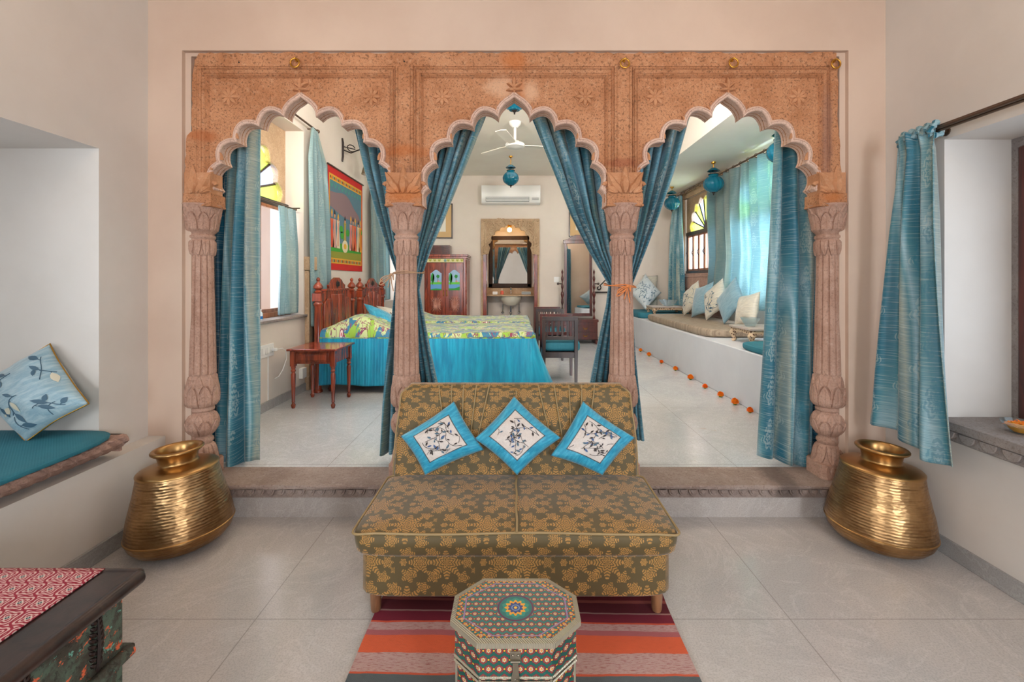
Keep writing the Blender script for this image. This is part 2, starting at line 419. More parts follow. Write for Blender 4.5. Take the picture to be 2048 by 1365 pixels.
def skirt():
    M = Mat('turquoise_quilted_skirt', rough=.36, Sheen_Weight=.3); U, V, _ = M.xyz(M.coord('UV'))
    n = M.noise(M.comb(U*14, V*2.0, 0), 1, 4, .6, .6); M.col(M.mix(n.sstep(.3, .75), srgb(0, 132, 172), srgb(16, 172, 206)))
    M.bump(n, .5, .02).bump((U*2*PI/.035 + n*3).sin(), .25, .006); return M.m
M_BEDS = skirt()
def tilepat(name, flat, cell, size_in_uv=True, medallion=None):
    M = Mat(name, rough=.35, Coat_Weight=.4, Coat_Roughness=.2); U, V, _ = M.xyz(M.coord('UV'))
    cu = V/cell*1.1547; row = cu.floor(); b = cu.fract() - .5; a = (U/cell + row*.5).fract() - .5
    r = (a*a + b*b*.75).sqrt(); th = a.atan2(b)
    flower = r.lt(((th*8).cos()*.045) + .19); ring = (r-.31-((th*6).cos()*.03)).abs().lt(.06)
    c = M.mix(ring, srgb(*flat), srgb(150, 24, 34)); c = M.mix(flower, c, srgb(226, 190, 150)); c = M.mix(r.lt(.10)*r.gt(.05), c, srgb(176, 60, 40)); c = M.mix(r.lt(.05), c, srgb(240, 200, 70))
    a2 = (U/cell + row*.5).fract(); a2 = (a2-.0).min(a2*-1+1); dd = (a2*a2 + (b*b)).sqrt(); c = M.mix(dd.lt(.10), c, srgb(222, 160, 40)); c = M.mix((dd-.13).abs().lt(.025), c, srgb(20, 40, 40))
    if medallion:
        cx, cy, rr = medallion; x = U-cx; y = V-cy; q = (x*x + y*y).sqrt()/rr; t = x.atan2(y)
        inn = q.lt(1.0)
        mc = M.mix((q-.93).abs().lt(.05), srgb(14, 108, 104), srgb(92, 30, 70))
        mc = M.mix((q-.76).lt(0)*((t*10).cos()*.05+.70-q).gt(0), mc, srgb(28, 140, 120)); mc = M.mix(((t*12).cos()*.07+.53-q).gt(0), mc, srgb(236, 160, 30))
        mc = M.mix(((t*10).cos()*.05+.38-q).gt(0), mc, srgb(34, 62, 124)); mc = M.mix((q-.2).abs().lt(.03), mc, srgb(120, 150, 190)); mc = M.mix(q.lt(.09), mc, srgb(240, 190, 60))
        c = M.mix(inn, c, mc)
        ex = x.abs(); ey = y.abs()
        for k in (0.0,):
            e = (ex/.1695).max(ey/.1207).max((ex*.766+ey)/(.1695*.766+.0465+.0))
            c = M.mix((e-.80).abs().lt(.012), c, srgb(150, 120, 160)); c = M.mix((e-.9).abs().lt(.07)*(((x*420).sin()*(y*420).sin()).gt(.35)), c, srgb(226, 150, 40))
    M.col(c); M.bump(r, .1, .001); return M.m
def clothpat():
    M = Mat('red_block_print_cloth', rough=.8); U, V, _ = M.xyz(M.coord('UV')); cell = .052
    cu = V/cell; row = cu.floor(); b = cu.fract()-.5; a = (U/cell + row*.5).fract()-.5; r = (a*a+b*b).sqrt(); th = a.atan2(b)
    n = M.noise(M.comb(U, V, 0), 60, 2, .5)
    wav = ((r*34 + (th*4).cos()*2.2 + (n-.5)*3).sin()).gt(.05)
    c = M.mix(wav, srgb(150, 30, 52), srgb(214, 172, 166)); c = M.mix(r.lt(.13), c, srgb(214, 200, 186)); c = M.mix(r.lt(.085), c, srgb(24, 60, 78)); c = M.mix(r.lt(.03), c, srgb(220, 200, 190))
    M.col(c); M.bump(M.noise(M.comb(U, V, 0), 300, 2), .2, .001); return M.m
M_RPRINT = clothpat()
def rug():
    M = Mat('striped_flatweave', rough=.95); X, Y, Z = M.xyz(M.pos()); n = M.noise(M.comb(X*4, Y*3, 0), 2, 3); Yw = Y + (n-.5)*.012 + X*.012
    f = (Yw - 1.0)/1.0
    g = lambda y: (y - 1.0)
    st = [(0, srgb(92, 100, 102)), (g(1.462), srgb(214, 92, 60)), (g(1.470), srgb(196, 160, 152)), (g(1.548), srgb(222, 98, 60)), (g(1.622), srgb(176, 96, 100)), (g(1.648), srgb(190, 152, 146)),
          (g(1.682), srgb(208, 80, 50)), (g(1.688), srgb(120, 24, 44)), (g(1.735), srgb(160, 120, 110)), (g(1.745), srgb(96, 18, 28)), (g(1.80), srgb(150, 70, 60)), (g(1.815), srgb(110, 20, 26)), (g(1.9), srgb(190, 60, 40))]
    c = M.ramp(f, st, True); sp = M.noise(M.comb(X*40, Y*400, 0), 1, 3, .7)
    pale = M.node('ShaderNodeSeparateColor'); M.t.links.new(c, pale.inputs[0]); gch = S(M.t, pale.outputs[1])
    c2 = M.mix(sp.sstep(.52, .62)*gch.gt(.25)*.8, c, srgb(160, 74, 74)); M.col(M.mix(sp.sstep(.5, .7)*.15, c2, srgb(40, 30, 30)))
    M.bump((Y*2*PI/.004).sin()*(X*2*PI/.006).sin(), .4, .002); return M.m
M_RUG = rug()
def painted_chest():
    M = Mat('distressed_green_paint', rough=.6); p = M.pos(); X, Y, Z = M.xyz(p)
    v = M.comb(X*8, Y*8+Z*-6, Z*8+Y*5); n = M.noise(p, 14, 6, .7, .6); n2 = M.noise(M.comb(X*10, Y*22-Z*14, Z*26+Y*10), 1, 5, .7)
    c = M.mix(n.sstep(.4, .6), srgb(66, 60, 50), srgb(88, 104, 88)); c = M.mix(n2.sstep(.575, .60), c, srgb(226, 106, 66)); c = M.mix(M.noise(p, 60, 4, .7).sstep(.56, .6)*.7, c, srgb(40, 30, 26))
    c = M.mix(M.noise(p, 30, 4, .7).sstep(.62, .66), c, srgb(110, 170, 150)); M.col(c); M.bump(n, .5, .006); return M.m
M_PCHEST = painted_chest()
def matt(name, c1, c2):
    M = Mat(name, rough=.85); U, V, _ = M.xyz(M.coord('UV')); n = M.noise(M.comb(U*2, V*9, 0), 6, 5, .7); M.col(M.mix(n.sstep(.35, .65), srgb(*c1), srgb(*c2))); M.bump(n, .3, .006); return M.m
M_MATTR = matt('grey_brown_woven_mattress', (128, 112, 96), (170, 152, 132))
def glassmat(name, c, rough=.05, alpha=None):
    M = Mat(name, srgb(*c), rough); M.b.inputs['Transmission Weight'].default_value = 1; M.b.inputs['IOR'].default_value = 1.3; return M.m
def tinted(name, c, diff=.15):
    # thin coloured pane: light of the sky passes through it
    m = bpy.data.materials.new(name); m.use_nodes = True; t = m.node_tree; t.nodes.remove(t.nodes['Principled BSDF']); out = t.nodes['Material Output']
    tr = t.nodes.new('ShaderNodeBsdfTransparent'); tr.inputs[0].default_value = srgb(*c); tl = t.nodes.new('ShaderNodeBsdfTranslucent'); tl.inputs[0].default_value = srgb(*c)
    gl = t.nodes.new('ShaderNodeBsdfGlossy'); gl.inputs['Roughness'].default_value = .1
    mx = t.nodes.new('ShaderNodeMixShader'); mx.inputs[0].default_value = diff; m2 = t.nodes.new('ShaderNodeMixShader'); m2.inputs[0].default_value = .05
    L = t.links.new; L(tr.outputs[0], mx.inputs[1]); L(tl.outputs[0], mx.inputs[2]); L(mx.outputs[0], m2.inputs[1]); L(gl.outputs[0], m2.inputs[2]); L(m2.outputs[0], out.inputs[0]); m.diffuse_color = srgb(*c); return m
M_GCLEAR = tinted('clear_window_glass', (235, 240, 245), .05); M_GBLUE = tinted('pale_blue_glass', (196, 214, 255), .3); M_GGREEN = tinted('lime_green_glass', (196, 232, 92), .4); M_GYEL = tinted('yellow_glass', (240, 230, 120), .3)
M_LAMPG = Mat('turquoise_lamp_glass', srgb(0, 104, 130), .1); M_LAMPG.b.inputs['Transmission Weight'].default_value = .35; M_LAMPG = M_LAMPG.m
M_BOWL = tinted('clear_bowl_glass', (240, 248, 250), .10)
def emis(name, c, s):
    M = Mat(name, srgb(*c), .5); M.b.inputs['Emission Color'].default_value = srgb(*c); M.b.inputs['Emission Strength'].default_value = s; return M.m
M_BULB = emis('lit_bulb', (255, 214, 150), 14)
# ================================================================== SETTING
def holes(mb, axis, d0, d1, a0, a1, z0, z1, ops, mi=0):
    # wall slab between depths d0..d1 with rectangular openings (a0,a1,z0,z1)
    As = sorted({a0, a1} | {q for o in ops for q in o[:2]}); Zs = sorted({z0, z1} | {q for o in ops for q in o[2:]})
    for A, B in zip(As, As[1:]):
        run = None
        for Z0, Z1 in zip(Zs, Zs[1:]):
            ca, cz = (A+B)/2, (Z0+Z1)/2
            hole = any(o[0] < ca < o[1] and o[2] < cz < o[3] for o in ops)
            if hole:
                if run: segs.append(run) if False else None
                if run is not None: _bx(mb, axis, d0, d1, A, B, run[0], run[1], mi); run = None
            else: run = (run[0], Z1) if run else (Z0, Z1)
        if run: _bx(mb, axis, d0, d1, A, B, run[0], run[1], mi)
def _bx(mb, axis, d0, d1, a0, a1, z0, z1, mi):
    if axis == 'x': mb.box(d0, d1, a0, a1, z0, z1, mi)
    else: mb.box(a0, a1, d0, d1, z0, z1, mi)

PF = .19                     # height of the raised floor
XL, XR, XD = -2.0, 2.02, -1.905
b = MB(); b.box(-3.0, 3.0, -2.6, 2.47, -.1, 0); struct('floor_front', b, M_FLOOR)
b = MB(); b.box(-2.6, 3.2, 2.66, 9.3, -.1, PF); struct('floor_back', b, M_FLOOR2)
b = MB(); b.box(-3.0, 3.2, -2.6, 2.48, 2.81, 2.95); struct('ceiling_front', b, M_CEIL)
b = MB(); b.box(-2.4, 1.99, 2.66, 8.3, 3.2, 3.32); b.box(1.99, 3.2, 2.66, 8.3, 2.81, 3.32); struct('ceiling_back', b, M_CEIL)
# wall that holds the arcade
b = MB(); OX0, OX1, OZ = PX(364, 2.48), PX(1697, 2.48), PZ(101, 2.48)
holes(b, 'y', 2.48, 2.66, -3.0, 3.2, 0, 3.32, [(OX0, OX1, -1, OZ)])
b.box(OX0, PX(381, 2.5), 2.505, 2.66, 0, OZ); b.box(PX(1680, 2.5), OX1, 2.505, 2.66, 0, OZ); b.box(PX(381, 2.5), PX(1680, 2.5), 2.505, 2.66, PZ(112, 2.5), OZ)
struct('wall_arcade', b, M_WALLA)
# front left wall with its deep bench niche
b = MB(); holes(b, 'x', -2.8, XL, -2.6, 2.48, 0, 2.81, [(.25, 2.187, .50, 1.917)])
b.box(-1.999, XD, -2.6, 2.4795, 0, .435); struct('wall_left', b, M_WALL)
b = MB(); holes(b, 'x', -2.95, -2.8, .25, 2.187, .5, 1.917, [(.45, 1.75, .75, 1.8)]); struct('wall_niche', b, M_WALL)
b = MB(); holes(b, 'x', XR, 2.50, -2.6, 2.48, 0, 2.81, [(.30, 2.14, .601, 1.945)]); struct('wall_right', b, M_WALL)
b = MB(); holes(b, 'y', -2.75, -2.6, -3, 3, 0, 2.95, [(-2.3, -1.25, .8, 2.3), (1.25, 2.3, .8, 2.3)]); struct('wall_rear', b, M_WALL)
b = MB(); b.box(XD, XD+.014, -2.6, 2.46, 0, .078); struct('baseboard_left', b, M_BASEB, bevel=.002)
b = MB(); b.box(XR-.014, XR, -2.6, 2.46, 0, .078); struct('baseboard_right', b, M_BASEB, bevel=.002)
# step
b = MB(); b.box(XD, XR, 2.463, 2.66, 0, .115); struct('trim_1', b, M_RISER)
thr = thing('threshold_step', (0, 2.5, 0), 'worn carved stone threshold slab of the step under the three arches', 'step')
def thr_fn(u, v):
    x = lerp(-1.9, 1.92, u); pr = [(2.45, .163), (2.424, .165), (2.418, .172), (2.418, .184), (2.424, .190), (2.50, .191), (2.6, .191), (2.66, .1905)]
    k = v*(len(pr)-1); i = min(int(k), len(pr)-2); y, z = [lerp(pr[i][j], pr[i+1][j], k-i) for j in (0, 1)]
    nz = mnoise.noise((x*7, v*3, 0))*.006 + mnoise.noise((x*30, v*8, 3))*.003
    return (x, y + (nz if v < .7 else 0), z + (nz*.6 if 0 < v < .9 else 0))
b = MB(); b.grid(thr_fn, 240, 28); b.box(-1.9, 1.92, 2.45, 2.66, .112, .164); b.build('slab', M_THRESH, thr)
b = MB(); x = -1.88
while x < 1.9:
    for s_, rr, dd in ((1, .024, .012), (.6, .016, .018)):
        pts = [(x + .027 + rr*math.cos(a), .160 + (rr*1.5)*math.sin(a)) for a in [PI + PI*i/8 for i in range(9)]]
        b.prism(pts, 2.45-dd, 2.452)
    x += .054
b.build('petal_band', M_THRESH, thr, bevel=.003)

# back room
BWL = -2.09; WA = (3.02, 4.5, .946, 2.76); WB = (6.95, 8.0, .946, 2.62)
b = MB(); holes(b, 'x', -2.42, BWL, 2.66, 8.3, PF, 3.2, [WA, WB]); struct('wall_back_left', b, M_WALL2)
b = MB(); WC = (6.35, 7.75, 1.40, 2.66); WD = (4.15, 5.9, 1.05, 2.66)
holes(b, 'x', 2.9, 3.15, 2.66, 8.3, PF, 2.81, [WC, WD]); struct('wall_back_right', b, M_WALL2)
b = MB(); holes(b, 'y', 8.3, 8.42, -2.42, 3.15, PF, 3.32, [(-.60, .43, 0, 2.36)]); struct('wall_back', b, M_WALL2)
b = MB(); b.box(-.75, .6, 9.0, 9.1, PF, 2.7); b.box(-.75, -.6, 8.42, 9.0, PF, 2.7); b.box(.43, .6, 8.42, 9.0, PF, 2.7); b.box(-.75, .6, 8.42, 9.1, 2.6, 2.7); struct('wall_washroom', b, M_WALL2)
b = MB(); b.box(BWL, BWL+.015, 2.66, 8.3, PF, PF+.075); struct('baseboard_back_left', b, M_BASEB)
b = MB(); b.box(BWL, -.66, 8.285, 8.3, PF, PF+.07); b.box(.47, 1.99, 8.285, 8.3, PF, PF+.07); struct('baseboard_back', b, M_BASEB)
b = MB(); b.box(BWL-.20, BWL+.03, 3.0, 4.53, .925, .948); struct('trim_2', b, M_STONE_G, bevel=.004)
b = MB(); b.box(BWL-.001, BWL+.045, 4.52, 4.60, PF, 1.385); b.box(BWL-.001, BWL+.085, 4.505, 4.615, 1.385, 1.52); struct('trim_3', b, M_STONE_S, bevel=.006)
# raised sitting platform
b = MB(); b.box(1.985, 2.9, 2.66, 8.3, PF, .675); struct('floor_platform', b, M_BENCH, bevel=.008)

# ---- windows
def scallop_arch(half, h, lobes, n=7, bulge=.35):
    # half outline from apex (0,h) down to (half,0): list of points
    cus = []
    for i in range(lobes + 1):
        a = PI/2 * i/lobes; cus.append((half*math.sin(a), h*math.cos(a)))
    pts = []
    for p, q in zip(cus, cus[1:]):
        mx, mz = (p[0]+q[0])/2, (p[1]+q[1])/2; L = math.hypot(q[0]-p[0], q[1]-p[1]); nx, nz = mx/max(1e-6, math.hypot(mx, mz)), mz/max(1e-6, math.hypot(mx, mz))
        for k in range(n):
            t = k/n; s_ = math.sin(PI*t)*L*bulge; pts.append((lerp(p[0], q[0], t)+nx*s_, lerp(p[1], q[1], t)+nz*s_))
    pts.append(cus[-1]); return pts
def fan_window(name, xw, sgn, yc, zb, half, h, y0, y1, zlow, ztop, stone_m, label_wood, n_shut, lower_open):
    """window on an x wall; sgn=+1 outward is +x. returns root"""
    root = bpy.data.objects.new(name, None); C.objects.link(root); root.location = (xw, yc, zlow); root['kind'] = 'structure'
    hp = scallop_arch(half, h, 4); out = [(yc + a, zb + z) for a, z in hp]; outl = [(yc - a, zb + z) for a, z in hp]
    arch = list(reversed(out)) + outl[1:]
    poly = [(y1, zb), (y1, ztop), (y0, ztop), (y0, zb)] + list(reversed(arch))
    b = MB(); b.prism(poly, xw, xw + sgn*.07, 'x'); b.build('stone_surround', stone_m, root, bevel=.004)
    b = MB(); lip = [(xw - sgn*.008, yy, zz) for yy, zz in arch]; b.tube(lip, .012, 6); b.build('arch_moulding', stone_m, root)
    b = MB(); b.box(xw - .02, xw + .03, y0, y1, zb-.055, zb)
    ns = 9
    for i in range(1, ns):
        a = PI*i/ns; p0 = (xw+sgn*.035, yc + .07*math.cos(a), zb + .06*math.sin(a)); rr = 1.08
        p1 = (xw+sgn*.035, yc + half*rr*math.cos(a), zb + h*rr*math.sin(a)); b.tube([p0, p1], .012, 6)
    b.lathe([(.0, -.012), (.075, -.012), (.075, .012), (0, .012)], (xw+sgn*.035, yc, zb), 24, ax='x')
    b.build('fan_muntins', M_DARK, root)
    b = MB()
    for i in range(ns):
        a0, a1 = PI*i/ns, PI*(i+1)/ns; v = [(xw+sgn*.04, yc, zb), (xw+sgn*.04, yc+half*1.1*math.cos(a0), zb+h*1.1*math.sin(a0)), (xw+sgn*.04, yc+half*1.1*math.cos(a1), zb+h*1.1*math.sin(a1))]
        b.add(v, [(0, 1, 2)], i % 2)
    b.build('fan_pane', [M_GGREEN, M_GBLUE], root, smooth=False)
    # lower frame with open shutters
    b = MB(); f = .045
    b.box(xw-.01, xw+.05, y0, y0+f, zlow, zb-.05); b.box(xw-.01, xw+.05, y1-f, y1, zlow, zb-.05); b.box(xw-.02, xw+.05, y0, y1, zlow, zlow+f)
    b.build('frame', M_TEAK if sgn < 0 else M_DARK, root, bevel=.004)
    W_ = (y1-y0-2*f)/n_shut
    for i in range(n_shut):
        a0 = y0+f+i*W_; a1 = a0+W_; b = MB(); g = .032
        z0_, z1_ = zlow+f, zb-.05
        b.box(xw+.002, xw+.03, a0+.003, a0+g, z0_, z1_); b.box(xw+.002, xw+.03, a1-g, a1-.003, z0_, z1_); b.box(xw+.002, xw+.03, a0, a1, z0_, z0_+g); b.box(xw+.002, xw+.03, a0, a1, z1_-g, z1_)
        s_ = b.build('shutter', M_TEAK, root, bevel=.003)
        b = MB(); b.add([(xw+.016, a0+g, z0_+g), (xw+.016, a1-g, z0_+g), (xw+.016, a1-g, z1_-g), (xw+.016, a0+g, z1_-g)], [(0, 1, 2, 3)]); b.build('pane', M_GCLEAR, s_, smooth=False)
        b = MB(); hx = xw - sgn*.0; b.tube([(hx-.0, a1-.02, (z0_+z1_)/2-.05), (hx+(.03 if sgn < 0 else -.03), a1-.02, (z0_+z1_)/2), (hx, a1-.02, (z0_+z1_)/2+.05)], .006, 6); b.build('handle', M_IRON, s_)
    return root
fan_window('window_1', -2.27, -1, 3.78, 2.03, .60, .50, WA[0]-.02, WA[1], .948, 2.76, M_STONE_S, '', 3, True)
fan_window('window_2', -2.27, -1, 7.45, 2.0, .46, .42, WB[0]-.02, WB[1]+.02, .948, 2.62, M_STONE_S, '', 3, True)
fan_window('window_3', 2.93, 1, 7.05, 2.09, .50, .46, WC[0]-.02, WC[1]+.02, 1.40, 2.66, M_STONE_S, '', 6, True)
fan_window('window_4', 2.93, 1, 5.02, 2.09, .62, .50, WD[0]-.02, WD[1]+.02, 1.07, 2.66, M_STONE_S, '', 6, True)
# carved stone parapet panel below window_3
b = MB(); b.box(2.868, 2.9, 6.3, 7.8, .675, 1.40)
for z in (.76, .98, 1.16, 1.34): b.box(2.858, 2.87, 6.3, 7.8, z, z+.015)
struct('trim_4', b, M_STONE_P, bevel=.003)
b = MB(); b.box(2.872, 2.9, 6.3, 7.8, 1.4, 2.74); 
b = MB(); holes(b, 'x', 2.872, 2.899, 6.2, 7.9, 1.40, 2.80, [(6.34, 7.76, 1.40, 2.66)]); struct('trim_5', b, M_STONE_S, bevel=.003)
# courtyard walls outside, seen through the panes
def outwall(name, *bx):
    b = MB(); b.box(*bx); return struct(name, b, plaster(name+'_plaster', (238, 186, 150), (226, 170, 134)))
outwall('wall_courtyard_left', -4.6, -4.5, 1.0, 12.0, -1, 2.72)
outwall('wall_courtyard_right', 5.0, 5.1, 2.0, 12.0, -1, 2.75)
# front right window: wooden frame in the niche
w5 = bpy.data.objects.new('window_5', None); C.objects.link(w5); w5.location = (2.36, 1.4, .64); w5['kind'] = 'structure'
b = MB(); holes(b, 'x', 2.335, 2.40, .3, 2.14, .6, 1.945, [(.42, 2.105, .642, 1.90)]); b.build('reveal', M_STONE_G, w5)
b = MB(); holes(b, 'x', 2.325, 2.39, .42, 2.105, .642, 1.90, [(.50, 2.05, .70, 1.84)]); b.build('frame', M_DARKRED, w5, bevel=.006)
b = MB(); holes(b, 'x', 2.345, 2.375, 1.27, 2.05, .70, 1.84, [(1.36, 1.97, .79, 1.75)]); s5 = b.build('shutter', M_DARKRED, w5, bevel=.004)
b = MB(); b.tube([(2.345, 2.0, .78), (2.31, 2.0, .775), (2.29, 1.96, .77)], .006, 8); b.ball((2.29, 1.955, .77), .011); b.build('handle', M_IRON, s5)
b = MB(); holes(b, 'x', 2.345, 2.375, .50, 1.27, .70, 1.84, [(.59, 1.18, .79, 1.75)]); s6 = b.build('shutter', M_DARKRED, w5, bevel=.004)
b = MB(); b.add([(2.36, 1.36, .79), (2.36, 1.97, .79), (2.36, 1.97, 1.75), (2.36, 1.36, 1.75)], [(0, 1, 2, 3)]); b.build('pane', M_GCLEAR, s5, smooth=False)
b = MB(); b.add([(2.36, .59, .79), (2.36, 1.18, .79), (2.36, 1.18, 1.75), (2.36, .59, 1.75)], [(0, 1, 2, 3)]); b.build('pane', M_GCLEAR, s6, smooth=False)
# stone sill of the right niche
sl = thing('stone_ledge', (2.2, 1.2, .58), 'grey stone ledge of the right window niche with carved petal edge', 'ledge')
b = MB(); b.prism([(1.965, -.2), (2.019, -.2), (2.019, .301), (2.334, .301), (2.334, 2.139), (2.019, 2.139), (2.019, 2.155), (1.965, 2.155)], .602, .640, 'z'); b.build('slab', M_STONE_G, sl, bevel=.004)
b = MB(); b.box(1.985, 2.019, -.2, 2.15, .55, .604)
y = 2.12
while y > .2:
    pts = [(y - .045 + .036*math.cos(a), .600 + .04*math.sin(a)) for a in [PI + PI*i/8 for i in range(9)]]
    b.prism(pts, 1.968, 1.99, 'x'); y -= .09
b.build('petal_band', M_STONE_G, sl, bevel=.003)
# left niche: carved ledge and mat
lg = thing('carved_ledge', (-1.95, 1.2, .47), 'pink carved stone ledge under the teal mat of the left niche', 'ledge')
def lf(u, v):
    y = lerp(2.20, -.2, u); pr = [(-1.999, .455), (-1.93, .462), (-1.885, .485), (-1.866, .508), (-1.866, .534), (-1.88, .54), (-1.999, .54)]
    k = v*(len(pr)-1); i = min(int(k), len(pr)-2); x, z = [lerp(pr[i][j], pr[i+1][j], k-i) for j in (0, 1)]
    w = math.sin((y + (z-.5)*1.3)*2*PI/.115); g = (max(0, abs(w)**.5)*.016 if .02 < v < .8 else 0)
    return (x - .014 + g, y, z)
b = MB(); b.grid(lf, 480, 18); b.box(-1.999, -1.90, 2.188, 2.20, .46, .54); b.build('moulding', M_STONE_P, lg)
def mat_fn(x0, x1, y0, y1, z0, z1, r=.02, lip=None):
    def fn(u, v):
        a = 2*PI*u; e = 8.0
        c, s_ = math.cos(a), math.sin(a); k = (abs(c)**e + abs(s_)**e)**(-1/e)
        rr = [(.0, 1), (.5, 1), (.9, 1), (.975, .99), (1.0, .8), (1.004, .5), (1.0, .2), (.975, 0), (.6, 0), (0, 0)]
        q = v*(len(rr)-1); i = min(int(q), len(rr)-2); t, h = [lerp(rr[i][j], rr[i+1][j], q-i) for j in (0, 1)]
        x = (x0+x1)/2 + (x1-x0)/2*c*k*t; y = (y0+y1)/2 + (y1-y0)/2*s_*k*t
        w = mnoise.noise((x*5, y*5, 1))*.004 if h > .9 else 0
        return (x, y, lerp(z0, z1, h) + w)
    return fn
def mat(name, x0, x1, y0, y1, z0, z1, m, label, cat, **k):
    f = mat_fn(x0, x1, y0, y1, z0, z1)
    b = MB(); b.grid(f, 96, 18, uvfn=lambda u, v: (f(u, v)[0], f(u, v)[1]), closeu=True)
    o = b.build(name, m); return tag(o, label, cat, **k)
mat('seat_mat', -2.8, -1.842, .25, 2.186, .541, .566, M_TMAT, 'flat teal cotton mat covering the left window niche ledge', 'mat')
# ================================================================== ARCADE
ARC = thing('stone_arcade', (0, 2.55, PF), 'carved sandstone arcade of three scalloped arches on fluted columns', 'arcade')
AZ0 = 2.50
def ax(dx): return dx*AZ0/FPX
half = [(0,190),(3,192.5),(8,196),(15,200.5),(22,207),(27.5,214.5),(31,222),(32,231)]
cusps = [(32,231),(83.5,250),(127.5,282),(158,325),(173,376)]
bl = [.42,.40,.38,.30]
for (p, q), bu in zip(zip(cusps, cusps[1:]), bl):
    dx, dy = q[0]-p[0], q[1]-p[1]; L = math.hypot(dx, dy); nx, ny = dy/L, -dx/L
    for k in range(1, 10):
        t = k/10; s_ = (math.sin(PI*t)**.75)*L*bu
        half.append((p[0]+dx*t+nx*s_, p[1]+dy*t+ny*s_))
    half.append(q)
half += [(180,381),(184,388),(184,398),(183,412)]
def arch_pts(cx):
    hp = [((cx + a - VX)*AZ0/FPX, PZ(y, AZ0)) for a, y in half]; hl = [((cx - a - VX)*AZ0/FPX, PZ(y, AZ0)) for a, y in half]
    return list(reversed(hl)) + hp[1:]       # left spring -> apex -> right spring
def offset(pts, d, lim=1.6):
    out = []
    for i, p in enumerate(pts):
        a = pts[max(i-1, 0)]; c = pts[min(i+1, len(pts)-1)]
        t1 = Vector((p[0]-a[0], p[1]-a[1])); t2 = Vector((c[0]-p[0], c[1]-p[1]))
        if t1.length < 1e-9: t1 = t2
        if t2.length < 1e-9: t2 = t1
        t1.normalize(); t2.normalize(); n = Vector((-(t1.y+t2.y), (t1.x+t2.x)))
        if n.length < 1e-6: n = Vector((-t1.y, t1.x))
        n.normalize(); cosv = max(n.dot(Vector((-t1.y, t1.x))), 1/lim); out.append((p[0]+n.x*d/cosv, p[1]+n.y*d/cosv))
    return out
LBAY = [(372, 812.5, 597), (812.5, 1243.5, 1028.5), (1243.5, 1686, 1459)]
FZ = {'top': PZ(133, AZ0), 'in': PZ(152, AZ0)}
YB = 2.615
U3 = ((1,0,0),(0,0,1),(0,-1,0))
for bi, (bx0, bx1, cx) in enumerate(LBAY):
    ap = arch_pts(cx); x0, x1 = PX(bx0, AZ0), PX(bx1, AZ0); zl = PZ(412, AZ0)
    panel = MB(); poly = [(x0, zl)] + [(x0, PZ(110, AZ0)), (x1, PZ(110, AZ0)), (x1, zl)] + list(reversed(ap))
    panel.prism(poly, 2.532, YB); P = panel.build('arch_panel', M_STONE, ARC)
    # scalloped edge moulding and intrados
    prof = [(-.0005, YB+.001), (-.0005, 2.60), (.003, 2.598), (.003, 2.594), (-.0005, 2.592), (-.0005, 2.572), (.003, 2.570), (.003, 2.566), (-.0005, 2.564), (-.0005, 2.536), (-.002, 2.530), (-.002, 2.520), (.003, 2.514), (.009, 2.513), (.0105, 2.517), (.012, 2.513), (.018, 2.514), (.023, 2.520), (.024, 2.533)]
    rows = [[(a, y, z) for (a, z) in offset(ap, d)] for d, y in prof]
    n = len(ap); mb = MB(); v = [p for r in rows for p in r]
    mb.add(v, [(j*n+i, j*n+i+1, (j+1)*n+i+1, (j+1)*n+i) for j in range(len(rows)-1) for i in range(n-1)])
    mb.build('scalloped_edge', M_ARCHIN, ARC, ang=50)
    # leaf hooks on every cusp
    for sx in (-1, 1):
        for k, (a, y) in enumerate(cusps[:4]):
            hk = MB(); ox, oz = PX(cx+sx*a, AZ0), PZ(y, AZ0)
            nx, nz = (sx*.35, .94) if k < 2 else (sx*.15, .98)
            base = Vector((ox, 2.525, oz)) + Vector((nx, 0, nz))*.020
            pts = [base, base+Vector((nx*.02-sx*.004, -.004, nz*.02)), base+Vector((nx*.034-sx*.002, -.004, nz*.036)), base+Vector((nx*.036+sx*.010, -.002, nz*.046))]
            hk.tube(pts, [.011, .008, .005, .0015], 7); hk.build('leaf_hook', M_RELF, ARC)
    # fleur finial over the apex
    fx, fz = PX(cx, AZ0), PZ(184, AZ0); ff = MB()
    for ang, L, wd, oz in ((0, .082, .026, .018), (.62, .052, .024, .03), (-.62, .052, .024, .03), (1.15, .046, .02, .016), (-1.15, .046, .02, .016), (0, .03, .014, -.006)):
        u = Vector((math.sin(ang), 0, math.cos(ang))); w = Vector((math.cos(ang), 0, -math.sin(ang)))
        ff.leaf((fx, 2.534, fz+oz), u, w, (0, -1, 0), L, wd, .030, bend=.35*(1 if ang > 0 else -1 if ang < 0 else 0))
    ff.tube([(fx-.02, 2.525, fz+.028), (fx, 2.515, fz+.024), (fx+.02, 2.525, fz+.028)], .007, 7)
    ff.build('fleur_finial', M_RELF, ARC)
    # rosettes
    for rx, ry in ((cx-146 if bi else cx-144, 190), (cx+143, 190)):
        rs = MB(); c0 = Vector((PX(rx, AZ0), 2.533, PZ(ry, AZ0)))
        for k in range(8):
            a = k*PI/4 + .2*0; u = Vector((math.sin(a), 0, math.cos(a))); w = Vector((math.cos(a), 0, -math.sin(a)))
            rs.leaf(c0 + u*.008, u, w, (0, -1, 0), .046, .031, .022)
            rim = [c0 + u*(.008 + .046*t) + w*s_*(.0185*math.sin(PI*min(.98, t*.93+.07))**.8) + Vector((0, -.004, 0)) for s_, ts in ((1, [i/7 for i in range(8)]), (-1, [1-i/7 for i in range(8)])) for t in ts]
            rs.tube(rim, .0036, 6)
        rs.ball(c0 + Vector((0, -.006, 0)), .010, 12, 8, sc=(1, .8, 1)); rs.build('rosette', M_RELF, ARC)
